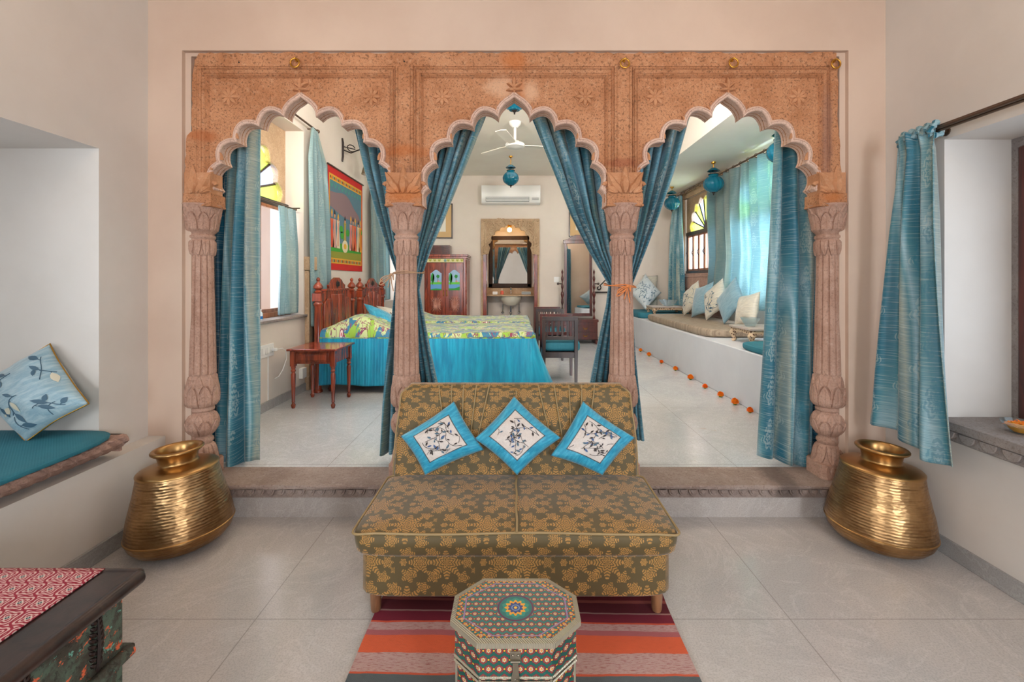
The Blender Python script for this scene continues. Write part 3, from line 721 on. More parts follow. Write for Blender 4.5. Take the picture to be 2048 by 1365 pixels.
# stepped frame mouldings, pilasters, top band
fr = MB()
FR = [((400, 405), (409, 151), (394, 132)), ]
frames = [(394, 791, 412, 776), (826, 1229, 845, 1210), (1264, 1660, 1279, 1643)]
zt0, zt1 = PZ(132.5, AZ0), PZ(152, AZ0)
fprof = [(0, 2.496), (.08, 2.503), (.14, 2.498), (.2, 2.498), (.3, 2.506), (.36, 2.501), (.62, 2.508), (.7, 2.514), (.78, 2.512), (.88, 2.520), (1, 2.533)]
for (a0, a1, i0, i1) in frames:
    v = []; zb_ = PZ(404, AZ0)
    for t, y in fprof:
        xl, xr, zt = PX(lerp(a0, i0, t), AZ0), PX(lerp(a1, i1, t), AZ0), lerp(zt0, zt1, t)
        v += [(xl, y, zb_), (xl, y, zt), (xr, y, zt), (xr, y, zb_)]
    k = len(fprof); fs = [(j*4+i, j*4+i+1, (j+1)*4+i+1, (j+1)*4+i) for j in range(k-1) for i in range(3)]
    fr.add(v, fs)
fr.build('frame_moulding', M_STONE, ARC, ang=20)
bd = MB()
def jag(n, x0, x1, f): return [(lerp(x0, x1, i/n), f + R.uniform(-.006, .006)) for i in range(n+1)]
top = jag(120, PX(400, AZ0), PX(1672, AZ0), PZ(106, AZ0))
bd.prism([(PX(400, AZ0), zt0)] + top + [(PX(1672, AZ0), zt0)], 2.496, 2.533)
bd.build('top_band', M_STONE, ARC)
for a0, a1 in ((791, 826), (1229, 1264)):
    p = MB(); p.box(PX(a0, AZ0), PX(a1, AZ0), 2.496, 2.55, PZ(384, AZ0), zt0+.0005)
    for q in (a0+5, a1-5): p.box(PX(q-.6, AZ0), PX(q+.6, AZ0), 2.492, 2.5, PZ(350, AZ0), PZ(134, AZ0))
    p.build('pilaster', M_STONE, ARC, bevel=.002)
def edge_strip(tab, inner, name):
    L = []
    for (y0, x0), (y1, x1) in zip(tab, tab[1:]):
        m = max(2, int(abs(y1-y0)/7))
        for i in range(m): L.append((PX(lerp(x0, x1, i/m), AZ0) + R.uniform(-.004, .004), PZ(lerp(y0, y1, i/m), AZ0)))
    L.append((PX(tab[-1][1], AZ0), PZ(tab[-1][0], AZ0)))
    p = MB(); p.prism([(PX(inner, AZ0), PZ(tab[0][0], AZ0))] + L + [(PX(inner, AZ0), PZ(tab[-1][0], AZ0))], 2.499, 2.6); p.build(name, M_STONE, ARC)
edge_strip([(107, 398), (120, 392), (150, 386), (262, 383), (272, 374), (340, 370), (404, 369)], 402, 'outer_strip')
edge_strip([(107, 1670), (130, 1675), (262, 1676), (300, 1680), (380, 1683), (404, 1690)], 1659, 'outer_strip')
def low_strip(x0, x1):
    p = MB(); p.box(PX(x0, AZ0), PX(x1, AZ0), 2.515, 2.66, PF, PZ(404, AZ0)); p.build('side_jamb', M_COL, ARC, bevel=.004)
low_strip(370, 386); low_strip(1677, 1692)
# ---- columns
CZ = 2.565; kz = CZ/FPX
cprof = [(411,36),(414,36.5),(418,34.5),(424,33),(432,31),(445,29),(457,27.5),(462,27),(466,23),(470,21),(473,24),(477,24),(480,21.5),(486,23.5),(500,23.5),(510,22),(513,19.5),(560,20),(650,22),(745,24.3),(750,25),(770,27.5),(790,29.5),(803,29),(810,25),(813,20),(816,22.5),(820,22),(822,19),(827,24.5),(836,28),(845,29),(855,27.5),(863,23),(869,18),(873,17),(877,20.5),(881,21),(886,18),(891,22),(900,25),(910,26.5),(918,28),(922,29)]
def petalrow(th, t, n, off=0, down=False):
    # carved leaf: 1 on the leaf, sinking to 0 in an incised line round its edge and along the midrib
    a = ((th*n/(2*PI) + off) % 1.0 - .5)*2
    if down: t = 1-t
    if t < 0 or t > 1: return -1
    w = (1 - t**2.4)**.55
    d = w - abs(a)
    if d < -.12: return -1
    if d < .10: return -.6
    rib = .45 if abs(a) < .10 and t < .85 else 1
    return (.75 + .25*t) * rib
def relief(th, yp):
    def two(lo, hi, n, amp, amp2, h2):
        t = (hi-yp)/(hi-lo); f = petalrow(th, t*h2, n, .5) if t*h2 <= 1 else -1; k = petalrow(th, t, n)
        if f > -1: return amp*f
        return amp2*k if k > -1 else -.003
    if 413 < yp < 462: return two(414, 461, 9, .0065, .0045, 1.45)
    if 459 <= yp < 468: return .003*abs(math.sin(th*8))
    if 482 < yp < 513: k = petalrow(th, (513-yp)/31, 11, 0, True); return .0055*k if k > -1 else -.002
    if 513 <= yp < 747:
        c = abs(((th*12/(2*PI)) % 1) - .5)*2; return .003 if c < .72 else (-.0055 if c > .84 else .0)
    if 747 <= yp < 812: return two(748, 811, 8, .0065, .0045, 1.5)
    if 822 < yp < 869: return two(823, 868, 8, .006, .004, 1.5)
    if 888 < yp < 922: k = petalrow(th, (yp-886)/36, 9); return .005*k if k > -1 else -.002
    return 0
def column(x, embed=False):
    p = MB(); rows = []; ys = []
    for (y0, r0), (y1, r1) in zip(cprof, cprof[1:]):
        m = max(1, int((y1-y0)/1.5)) if not (513 <= y0 < 745) else max(2, int((y1-y0)/12))
        for i in range(m): ys.append(lerp(y0, y1, i/m)); rows.append(lerp(r0, r1, i/m))
    ys.append(922); rows.append(29); seg = 216; v = []
    for y, r in zip(ys, rows):
        for i in range(seg):
            th = 2*PI*i/seg; rr = r*kz + relief(th, y) - .001
            v.append((x + rr*math.sin(th), CZ - rr*math.cos(th), PZ(y, CZ)))
    p.add(v, [(j*seg+i, j*seg+(i+1) % seg, (j+1)*seg+(i+1) % seg, (j+1)*seg+i) for j in range(len(ys)-1) for i in range(seg)])
    return p
def oct_(x, r, z0, z1, mb, ch=.3):
    c = r*ch; pts = [(x-r+c, CZ-r), (x+r-c, CZ-r), (x+r, CZ-r+c), (x+r, CZ+r-c), (x+r-c, CZ+r), (x-r+c, CZ+r), (x-r, CZ+r-c), (x-r, CZ-r+c)]
    mb.prism(pts, z0, z1, 'z')
colx = [-1.764, -.612, .603, 1.764]
for x in colx:
    o = column(x).build('column', M_COL, ARC, ang=60)
    q = MB(); oct_(x, .084, PF, PZ(921, CZ), q)
    for k in range(-2, 3): q.leaf((x + k*.03, CZ-.083, PZ(924, CZ)), (0, 0, -1), (1, 0, 0), (0, -1, 0), .055, .03, .008)
    q.build('plinth', M_COL, o, bevel=.004)
    # abacus block with carved acanthus
    w = .099; out_ = (1 if x > 1 else -1 if x < -1 else 0); xa_, xb_ = x-w + (.045 if out_ < 0 else 0), x+w - (.045 if out_ > 0 else 0); q = MB(); q.box(xa_, xb_, 2.488, 2.62, PZ(411, 2.49), PZ(386, 2.49)); q.box(xa_-.003, xb_+.003, 2.483, 2.62, PZ(413, 2.49), PZ(408, 2.49))
    q.build('abacus', M_STONE, o, bevel=.005)
    q = MB(); q.box(xa_+.006, xb_-.006, 2.492, 2.6, PZ(387, 2.49), PZ(345, 2.49))
    zc = PZ(386, 2.49)
    for ang, L, wd, dx, h in ((0, .10, .055, 0, .024), (.5, .09, .045, .03, .020), (-.5, .09, .045, -.03, .020), (.25, .125, .04, .055, .018), (-.25, .125, .04, -.055, .018), (.75, .06, .04, .055, .022), (-.75, .06, .04, -.055, .022), (0, .15, .045, 0, .012), (1.1, .05, .03, .06, .02), (-1.1, .05, .03, -.06, .02)):
        if out_ and dx*out_ + math.sin(ang)*L*out_ > .045: continue
        u = Vector((math.sin(ang), 0, math.cos(ang))); ww = Vector((math.cos(ang), 0, -math.sin(ang)))
        q.leaf((x+dx*.8, 2.490, zc), u, ww, (0, -1, 0), L, wd, h, bend=.2*(ang > 0)-.2*(ang < 0))
    q.build('acanthus_block', M_RELF, o)
    for sx in (-1, 1):     # curled brackets under the last lobe
        if abs(x) > 1 and sx*x > 0: continue
        q = MB(); cxx, czz = x + sx*.085, PZ(370, 2.5)
        pts = [(cxx + sx*.028*(1-t)*math.cos(5*t) , 2.515, czz + .03*(1-t)*math.sin(5*t) - .03*t) for t in [i/10 for i in range(11)]]
        q.tube(pts, [.012*(1-.5*i/10) for i in range(11)], 8)
        for k in range(5): q.leaf((cxx-sx*.01, 2.52, czz-.03+.028*k), (sx*.6, 0, .8), (.8, 0, -sx*.6), (0, -1, 0), .03, .02, .010)
        q.build('scroll_bracket', M_RELF, o)
# brass rings
for rx, ry in ((591, 127), (1249, 128), (1466, 127), (1670, 129)):
    q = MB(); c0 = Vector((PX(rx, 2.48), 2.478, PZ(ry, 2.48)))
    ring = [c0 + Vector((.024*math.cos(a), -.006, .024*math.sin(a))) for a in [2*PI*i/28 for i in range(28)]]
    q.tube(ring, .0045, 8, closed=True); o = q.build('ring_handle', M_BRASSDK, ARC)
    q = MB(); q.tube([c0+Vector((0, .02, .022)), c0+Vector((0, -.010, .022)), c0+Vector((.002, -.010, .028))], .0035, 8); q.lathe([(0, 0), (.008, 0), (.008, .005), (0, .005)], tuple(c0+Vector((0, .012, .022))), 14, ax='y'); q.build('eye_bolt', M_BRASSDK, o)
for rx, ry in ((808.5, 123), (478, 125)):
    q = MB(); q.lathe([(0, -.001), (.0045, -.001), (.0045, .002), (0, .002)], (PX(rx, 2.496), 2.4955, PZ(ry, 2.496)), 12, ax='y'); q.build('bolt_hole', M_BLACK, ARC)
# ================================================================== CURTAINS
def drape(name, rows, n, amp, m, label, cat='curtain', axis='x', nv=60, cloth=None, ph=0, hem=None, seed=1, group=None, wav=.25, sharp=1.0, parent=None, back=1):
    """rows: (z, a0, a1, plane, k) from top to bottom; folds run down the cloth"""
    tab = sorted([(-r[0],) + tuple(r[1:]) for r in rows]); zt, zb = rows[0][0], rows[-1][0]; nu = n*14
    cl = cloth or abs(rows[0][2]-rows[0][1])*1.8
    def fn(u, v):
        z = lerp(zt, zb, v); a0, a1, pl, k = interp(tab, -z)
        uu = u + .012*math.sin(7*u*PI + 3*v + seed)
        s_ = math.sin(2*PI*n*uu + ph + wav*math.sin(2.5*v + seed*2 + u*4)); s_ = math.copysign(abs(s_)**sharp, s_)
        o = amp*k*s_ + amp*k*.45*math.sin(2*PI*n*.37*u + seed*3 + 1.5*v)
        cc = amp*k*.5*math.cos(2*PI*n*uu*1.0 + ph)*(a1-a0)/max(.05, abs(a1-a0))*.35
        a = lerp(a0, a1, u) + cc + mnoise.noise((u*3, v*3, seed))*.006
        if hem: z += hem(u)*smooth((v-.6)/.4)
        p = pl + o
        return (a, p, z) if axis == 'x' else (p, a, z)
    b = MB(); b.grid(fn, nu, nv, uvfn=lambda u, v: (u*cl, (zt-zb)*(1-v)))
    o = b.build(name, m, parent, solid=.003, ang=180)
    if parent is None: tag(o, label, cat, group)
    return o
def cx(px, d=2.72): return PX(px, d)
D = 2.73
def zz(y, d=D): return PZ(y, d)
# hanging straight at both ends
drape('hanging_curtain', [(zz(190), cx(478), cx(512), D+.01, .8), (zz(300), cx(450), cx(510), D, .9), (zz(520), cx(436), cx(509), D, 1), (zz(925), cx(424), cx(512), D-.02, 1)], 3, .036, M_CUR,
      'long teal damask curtain hanging straight at the left end of the arcade', cloth=.75, ph=1.1, hem=lambda u: .03*math.sin(u*9)-.01, seed=2)
drape('hanging_curtain', [(zz(215), cx(392), cx(440), D+.07, .8), (zz(905), cx(392), cx(446), D+.07, 1)], 3, .02, M_CUR2,
      'darker teal curtain layer behind the left end column of the arcade', cloth=.5, ph=.4, seed=9)
drape('hanging_curtain', [(zz(170), cx(1556), cx(1625), D, .6), (zz(300), cx(1552), cx(1632), D, .8), (zz(520), cx(1544), cx(1640), D, 1), (zz(915), cx(1518), cx(1626), D-.03, 1.1)], 3, .038, M_CUR,
      'long teal damask curtain hanging straight at the right end of the arcade', cloth=.85, ph=2.8, hem=lambda u: .012 - .045*smooth(u*1.3), seed=4)
drape('hanging_curtain', [(zz(200), cx(1600), cx(1650), D+.08, .8), (zz(925), cx(1606), cx(1652), D+.06, 1)], 3, .018, M_CUR2,
      'darker teal curtain layer behind the right end column of the arcade', cloth=.5, ph=.2, seed=12)
# tied back to the two middle columns
def tied(rows, n, amp, m, label, ph, seed, cloth=1.0):
    drape('tied_curtain', [(zz(y), cx(a), cx(b_), D + dd, k) for y, a, b_, dd, k in rows], n, amp, m, label, cloth=cloth, ph=ph, seed=seed, nv=110, group=None, wav=.5)
tied([(190, 690, 800, .03, .9), (250, 700, 800, .03, 1), (340, 722, 800, .02, 1), (430, 750, 803, .01, .8), (500, 776, 806, -.01, .6), (545, 794, 812, -.03, .35), (580, 790, 815, -.02, .5), (700, 774, 822, .0, .8), (800, 764, 824, .0, .9), (908, 758, 826, 0, 1)],
     5, .032, M_CURT, 'teal curtain of the left arch tied to the second column', .5, 3)
tied([(190, 985, 848, .03, .9), (235, 968, 842, .03, 1), (340, 926, 836, .02, 1), (430, 889, 830, .01, .8), (500, 860, 822, -.01, .6), (545, 846, 820, -.03, .35), (580, 838, 812, -.02, .5), (700, 858, 812, 0, .8), (768, 872, 812, 0, .9), (905, 892, 810, 0, 1)],
     6, .034, M_CURT, 'teal curtain of the middle arch tied to the second column', 1.5, 6)
tied([(190, 1048, 1235, .03, .9), (235, 1066, 1232, .03, 1), (340, 1108, 1228, .02, 1), (430, 1142, 1226, .01, .8), (500, 1176, 1230, -.01, .6), (570, 1216, 1240, -.03, .35), (610, 1212, 1245, -.02, .5), (700, 1194, 1248, 0, .8), (768, 1181, 1250, 0, .9), (905, 1168, 1250, 0, 1)],
     6, .034, M_CURT, 'teal curtain of the middle arch tied to the third column', .9, 8)
tied([(190, 1402, 1262, .03, .9), (235, 1386, 1258, .03, 1), (340, 1354, 1252, .02, 1), (430, 1322, 1246, .01, .8), (500, 1294, 1244, -.01, .6), (570, 1264, 1240, -.03, .35), (610, 1264, 1238, -.02, .5), (700, 1270, 1236, 0, .8), (768, 1276, 1236, 0, .9), (878, 1288, 1238, 0, 1)],
     6, .034, M_CURT, 'teal curtain of the right arch tied to the third column', 2.2, 11)
# cord and ribbon ties
def tie(name, x, z, r0, tilt, m, label, bow):
    t = thing(name, (x, 2.62, z), label, 'tie')
    b = MB()
    for k in range(2):
        pts = []
        for i in range(36):
            a = 2*PI*i/36; pts.append((x + r0*math.sin(a), 2.62 - .12*math.cos(a) , z + tilt*math.sin(a) + .006*k*math.cos(a*3) + .005*k))
        b.tube(pts, .0032, 6, closed=True)
    b.build('cord', m, t)
    b = MB(); bx, by, bz = bow
    for (dx, dz, L) in ((-.045, -.03, 1), (-.05, -.05, .8), (.02, -.02, .6)):
        pts = [(bx + dx*math.sin(PI*s_)*1.1 + .006*math.cos(2*PI*s_), by - .008*math.sin(PI*s_), bz + dz*math.sin(PI*s_) + .012*math.sin(2*PI*s_)) for s_ in [i/14 for i in range(15)]]
        b.tube(pts, .003, 6)
    b.ball((bx, by, bz), .009, 10, 8)
    for dx, L in ((-.012, .07), (.01, .09)): b.tube([(bx, by, bz), (bx+dx*.5, by-.004, bz-L*.5), (bx+dx*1.4, by, bz-L)], .0028, 6)
    b.build('bow', m, t); return t
tie('curtain_tie', -.612, zz(547, 2.6), .088, .002, M_CORD, 'thin jute cord knotted around the second column', (-.612-.07, 2.50, zz(550, 2.5)))
tie('curtain_tie', .603, zz(573, 2.6), .088, -.006, M_ORIB, 'orange ribbon knotted around the third column', (.615, 2.492, zz(573, 2.5)))

# right window curtain of the front room, on its rod
XRD = 1.945
rz_ = EYE + .371*XRD*.97
t = thing('curtain_rod', (XRD, 1.4, rz_), 'bronze ribbed curtain rod on the right wall above the window niche', 'rod')
b = MB()
for dz, dx in ((.010, 0), (-.008, .004), (.001, -.009)): b.tube([(XRD+dx, 2.16, rz_+dz), (XRD+dx, .1, rz_+dz)], .0065, 10)
b.build('rail', M_ROD, t)
b = MB(); b.tube([(XRD, 2.13, rz_), (2.018, 2.13, rz_)], .008, 8); b.lathe([(0, 0), (.022, 0), (.022, .006), (0, .006)], (2.013, 2.13, rz_), 16, ax='x'); b.build('bracket', M_ROD, t)
b = MB(); b.lathe([(0, 0), (.010, 0), (.018, .02), (.020, .04), (.012, .06), (.006, .065), (.010, .08), (0, .09)], (XRD, 2.16, rz_), 14, ax='y'); b.build('finial', M_LEG, t)
def rc(u, v):
    z0, z1 = rz_ + .005, .50
    z = lerp(z0, z1, v); y0 = lerp(2.30, 2.45, smooth(v)); y1 = lerp(2.085, 1.935, v)
    y0 = lerp(2.28, 2.43, v**.9); y = lerp(y0, y1, u)
    k = lerp(.5, 1, smooth(v*3)); s_ = math.sin(2*PI*3.5*u + .6 + .5*math.sin(v*2.2))
    x = XRD - .03 + .028*k*s_ - .035*v + .010*math.sin(9*u + 4*v)
    z += v*v*(.035*math.sin(u*5.5 + .4) + .03*(1-u)*0)
    if v < .06:
        x += .02*math.sin(u*26)*(1 - v/.06); z += .012*math.sin(u*31)*(1 - v/.06)
    return (x, y, z)
# sides: y0 is the far edge (left in view)
b = MB(); b.grid(rc, 110, 110, uvfn=lambda u, v: (u*.72, 1.5*(1-v))); o = b.build('window_curtain', M_CUR, solid=.003, ang=180); tag(o, 'short teal damask curtain gathered at the end of the front right rod', 'curtain')
b = MB()
for k in range(5):
    y0 = 2.10 + .042*k; pts = [(XRD - .004 + .030*math.cos(a), y0 + .014*math.sin(a*2) + .012*math.cos(a), rz_ + .028*math.sin(a)) for a in [2*PI*i/20 for i in range(20)]]
    b.tube(pts, [.0125 + .004*math.sin(3*i) for i in range(20)], 8, closed=True)
b.build('gathered_heading', M_CUR, o)

# ================================================================== BRASS POTS
def pot(x, y, label, rz):
    t = thing('brass_pot', (x, y, 0), label, 'pot')
    pr = [(0, .0), (.09, .002), (.14, .012), (.185, .035), (.208, .062), (.219, .092), (.219, .112), (.214, .145), (.206, .185), (.196, .225), (.186, .265), (.177, .30), (.170, .335), (.166, .358), (.163, .370)]
    P2 = []
    for (r0, z0), (r1, z1) in zip(pr, pr[1:]):
        for i in range(4): P2.append((lerp(r0, r1, i/4), lerp(z0, z1, i/4)))
    P2.append(pr[-1])
    b = MB(); b.lathe(P2, (x, y, 0), 96, cap=False, rfn=lambda a, z, r: .0010*mnoise.noise((a*6, z*30, 1)) if .1 < z < .35 else 0); b.build('body', M_BRASS, t, ang=60)
    b = MB(); b.lathe([(.219, .094), (.2225, .097), (.2225, .101), (.219, .104)], (x, y, 0), 96, cap=False); b.build('band', M_BRASS2, t)
    b = MB(); b.lathe([(.163, .370), (.167, .372), (.167, .378), (.160, .384), (.130, .394), (.095, .402), (.084, .404), (.080, .408), (.079, .414), (.083, .440), (.090, .452)], (x, y, 0), 80, cap=False); b.build('shoulder', M_BRASS2, t, ang=50)
    b = MB(); b.lathe([(.090, .452), (.102, .456), (.108, .462), (.1085, .468), (.104, .473), (.096, .474), (.088, .470), (.084, .462), (.080, .452), (.076, .430), (.074, .41), (.09, .395), (.15, .36), (.17, .25), (.19, .12), (.10, .02), (0, .015)], (x, y, 0), 80, cap=False); b.build('rim', M_BRASS2, t, ang=50)
    t.rotation_euler = (0, rz, 0); return t
pot(-1.61, 2.205, 'large hammered brass water pot in the left corner below the teal mat', -.055)
pot(1.765, 2.215, 'large hammered brass water pot in the right corner below the short curtain', .045)

# ================================================================== CUSHIONS
def cushion_fn(c, th, pinch=.06, seed=0, flange=0):
    c = [Vector(p) for p in c]; N = ((c[1]-c[0]).cross(c[3]-c[0])).normalized()
    L = (c[1]-c[0]).length
    def f(u, v, s=1):
        a = u; b_ = v
        a = .5 + (u-.5)*(1 - pinch*math.sin(PI*v)); b_ = .5 + (v-.5)*(1 - pinch*math.sin(PI*u))
        p = c[0]*(1-a)*(1-b_) + c[1]*a*(1-b_) + c[2]*a*b_ + c[3]*(1-a)*b_
        eu, ev = max(0, 1-abs(2*u-1)**2.6), max(0, 1-abs(2*v-1)**2.6); h = th*(eu*ev)**.62
        h += (mnoise.noise((u*5+seed, v*5, s*2))*.10*th + .05*th*math.sin(14*(u+v)+seed)*(abs(u-.5)+abs(v-.5))) * min(1, eu*ev*6)
        w = mnoise.noise((u*3, v*3, seed+5))*L*.01
        return p + N*(h*s + w)
    return f
def vines(f, stems, leaves_m, scale=1.0, lo=.2, hi=.8, seed=0, nst=5, lw=.03, r=.0011, palette=(1, 2)):
    rr = random.Random(seed); mb = MB()
    def P(u, v, e=.0015):
        n = f(u, v, 1); 
        du = f(min(u+.01, 1), v, 1)-f(max(u-.01, 0), v, 1); dv = f(u, min(v+.01, 1), 1)-f(u, max(v-.01, 0), 1); q = du.cross(dv).normalized(); return n + q*e, du.normalized(), q
    G = math.ceil(math.sqrt(nst))
    for s_ in range(nst):
        ang = rr.uniform(0, 2*PI); u, v = lo + (hi-lo)*((s_ % G)+rr.uniform(.25, .75))/G, lo + (hi-lo)*((s_//G)+rr.uniform(.25, .75))/G; k = rr.uniform(-6, 6); pts = []
        n = 0
        while n < 22 and lo < u < hi and lo < v < hi:
            pts.append((u, v, ang)); u += math.cos(ang)*.016; v += math.sin(ang)*.016; ang += k*.022 + rr.uniform(-.03, .03); n += 1
            if n % 14 == 0: k = -k*rr.uniform(.7, 1.3)
        if len(pts) < 6: continue
        mb.tube([P(a, b_)[0] for a, b_, _ in pts], r*scale, 5, mi=0)
        for i in range(3, len(pts), 5):
            a, b_, an = pts[i]; side = 1 if (i//5) % 2 else -1; la = an + side*.9; L = lw*rr.uniform(.8, 1.35); w = L*.42
            c0 = (a + math.cos(la)*.02, b_ + math.sin(la)*.02); pl = []
            for t_, ww in ((0, 0), (.25, .8), (.5, 1), (.75, .65), (1, 0), (.75, -.65), (.5, -1), (.25, -.8)):
                uu = c0[0] + math.cos(la)*L*t_ - math.sin(la)*w*ww*.5; vv = c0[1] + math.sin(la)*L*t_ + math.cos(la)*w*ww*.5
                if not (lo-.02 < uu < hi+.02 and lo-.02 < vv < hi+.02): pl = None; break
                pl.append(P(uu, vv, .0022)[0])
            if pl: 
                ctr = sum(pl, Vector())/len(pl); m_ = palette[rr.randrange(len(palette))]
                b0 = pl + [ctr + P(c0[0], c0[1], 0)[2]*.0012]; mb.add(b0, [(j, (j+1) % 8, 8) for j in range(8)], m_)
                mb.tube([P(a, b_)[0], P(*c0)[0]], r*scale*.9, 5, mi=0)
    return mb
def cushion(name, corners, th, m, label, cat='cushion', seed=0, emb=None, n=30, group=None, pipe=None):
    f = cushion_fn(corners, th, seed=seed); b = MB()
    b.grid(lambda u, v: f(u, v, 1), n, n); b.grid(lambda u, v: f(1-u, v, -1), n, n)
    o = b.build(name, m, ang=180); tag(o, label, cat, group)
    if emb:
        mb = vines(f, None, None, **emb[0])
        if mb.v: mb.build('embroidery', emb[1], o)
    if pipe:
        b = MB(); E = [(i/20, 0) for i in range(20)] + [(1, i/20) for i in range(20)] + [(1-i/20, 1) for i in range(20)] + [(0, 1-i/20) for i in range(20)]
        b.tube([f(u, v, 0) for u, v in E], .003, 6, closed=True); b.build('piping', pipe, o)
    return o
EB = (dict(nst=16, lo=.195, hi=.805, lw=.066, r=.0010, palette=(0, 0, 1, 2)), [M_THRD, M_THRB, M_THRS])
def sofc(pts, seed, label):
    cs = [W(x, y, d) for x, y, d in pts]
    e = (dict(EB[0], seed=seed*7+3), EB[1]); return cushion('sofa_cushion', cs, .055, M_SILKP, label, seed=seed, emb=e, n=36, group='turquoise embroidered cushions on the sofa')
#  corners in order bottom, right, top, left
sofc([(850, 951, 2.10), (968, 900, 2.14), (908, 803, 2.225), (801, 873, 2.17)], 1, 'left turquoise silk cushion with cream embroidered panel tilted on the sofa')
sofc([(1034, 951, 2.08), (1122, 876, 2.15), (1028, 793, 2.235), (949, 878, 2.15)], 2, 'middle turquoise silk cushion with cream embroidered panel over the sofa seam')
sofc([(1205, 951, 2.10), (1270, 876, 2.17), (1166, 803, 2.225), (1101, 912, 2.14)], 3, 'right turquoise silk cushion with cream embroidered panel tilted on the sofa')
LFB = (dict(nst=9, lo=.04, hi=.96, lw=.13, r=.0018, palette=(1, 1, 2), seed=5), [M_THRS, M_THRS, M_THRP])
cushion('floral_cushion', [W(52, 884, 2.03), W(178, 808, 2.06), W(100, 688, 2.165), W(-62, 775, 2.165)], .075, M_PALEBL,
        'large pale blue leaf embroidered cushion standing on the teal niche mat', seed=4, emb=LFB, pipe=M_BRASSDK, n=36)

# ================================================================== SOFA
sf = thing('sofa', (.006, 2.0, 0), 'armless two seat sofa in olive and gold damask below the middle arch', 'sofa')
SX0, SX1, SF = -.590, .597, 1.703
def rbox_fn(x0, x1, y0, y1, z0, z1, r, dome=0, extra=None):
    # rounded box as closed ring grid
    def fn(u, v):
        a = 2*PI*u; c, s_ = math.cos(a), math.sin(a); e = 14.0; k = (abs(c)**e + abs(s_)**e)**(-1/e)
        X = (x1-x0)/2; Y = (y1-y0)/2
        rings = [(-1, 0), (-.5, 0), (0, 0)] + [(1 - math.cos(q*PI/2/5), math.sin(q*PI/2/5)) for q in range(0, 0)]
        # v: 0 centre bottom -> 1 centre top
        if v < .2: t = v/.2; ix, z = lerp(1, r/ min(X, Y), t) if False else 0, z0
        if v < .2: sx = (X - r)*(v/.2); sy = (Y - r)*(v/.2); z = z0
        elif v < .3: q = (v-.2)/.1*PI/2; sx = X - r + r*math.sin(q); sy = Y - r + r*math.sin(q); z = z0 + r - r*math.cos(q)
        elif v < .5: sx, sy = X, Y; z = lerp(z0+r, z1-r, (v-.3)/.2)
        elif v < .6: q = (v-.5)/.1*PI/2; sx = X - r + r*math.cos(q); sy = Y - r + r*math.cos(q); z = z1 - r + r*math.sin(q)
        else: t = (1-v)/.4; sx = (X-r)*t; sy = (Y-r)*t; z = z1 + dome*(1 - t**3)
        x = (x0+x1)/2 + sx*c*k; y = (y0+y1)/2 + sy*s_*k
        if extra: x, y, z = extra(x, y, z, v)
        return (x, y, z)
    return fn
def boxuv(f): 
    def g(u, v):
        x, y, z = f(u, v)
        return (x, z + (y if v > .55 else (SF if y < 1.9 else 2.2))) if True else 0
    return g
f = rbox_fn(SX0, SX1, SF, 2.37, .092, .262, .012)
b = MB(); b.grid(f, 128, 30, closeu=True, uvfn=lambda u, v: (f(u, v)[0] + f(u, v)[1]*(0 if f(u, v)[1] < SF+.02 else 1), f(u, v)[2])); b.build('base', M_DAMASK, sf)
def sx(x, y, z, v):
    # bulging front edge and drooping corners
    t = smooth((z-.25)/.1); fr = smooth((1.95-y)/.25)
    if v > .5: z += .010*math.sin(x*9+1)*fr*.3 - .006*smooth((abs(x)-.50)/.1)
    y2 = y - .012*math.sin(PI*smooth((z-.25)/.12))*fr
    return (x*(1+.012*t), y2, z)
g = rbox_fn(SX0-.012, SX1+.012, SF-.022, 2.20, .252, .352, .022, .022, sx)
b = MB(); b.grid(g, 160, 60, closeu=True, uvfn=lambda u, v: (g(u, v)[0], g(u, v)[2] + (g(u, v)[1]-SF if v > .5 else 0))); seat = b.build('seat', M_DAMASK, sf)
def ring(x0, x1, y0, y1, z, r=.02, n=16):
    pts = []
    for (cxx, cyy, a0) in ((x1-r, y1-r, 0), (x0+r, y1-r, PI/2), (x0+r, y0+r, PI), (x1-r, y0+r, 3*PI/2)):
        for i in range(6): a = a0 + PI/2*i/5; pts.append((cxx + r*math.cos(a), cyy + r*math.sin(a), z))
    out = []
    for p, q in zip(pts, pts[1:]+pts[:1]):
        m = max(1, int(math.dist(p, q)/.06))
        for i in range(m): out.append(tuple(lerp(a_, b_, i/m) for a_, b_ in zip(p, q)))
    return out
b = MB(); b.tube([sx(x, y, z, .6) for x, y, z in ring(SX0-.010, SX1+.010, SF-.020, 2.19, .346, r=.028)], .0045, 8, closed=True)
b.tube([(.006 + .002*math.sin(i), lerp(SF-.03, 2.18, i/16), .353 + .022*(1 - abs(2*(i/16)-1)**3) + .001) for i in range(17)], .0045, 8); b.build('piping', M_PIPE, seat)
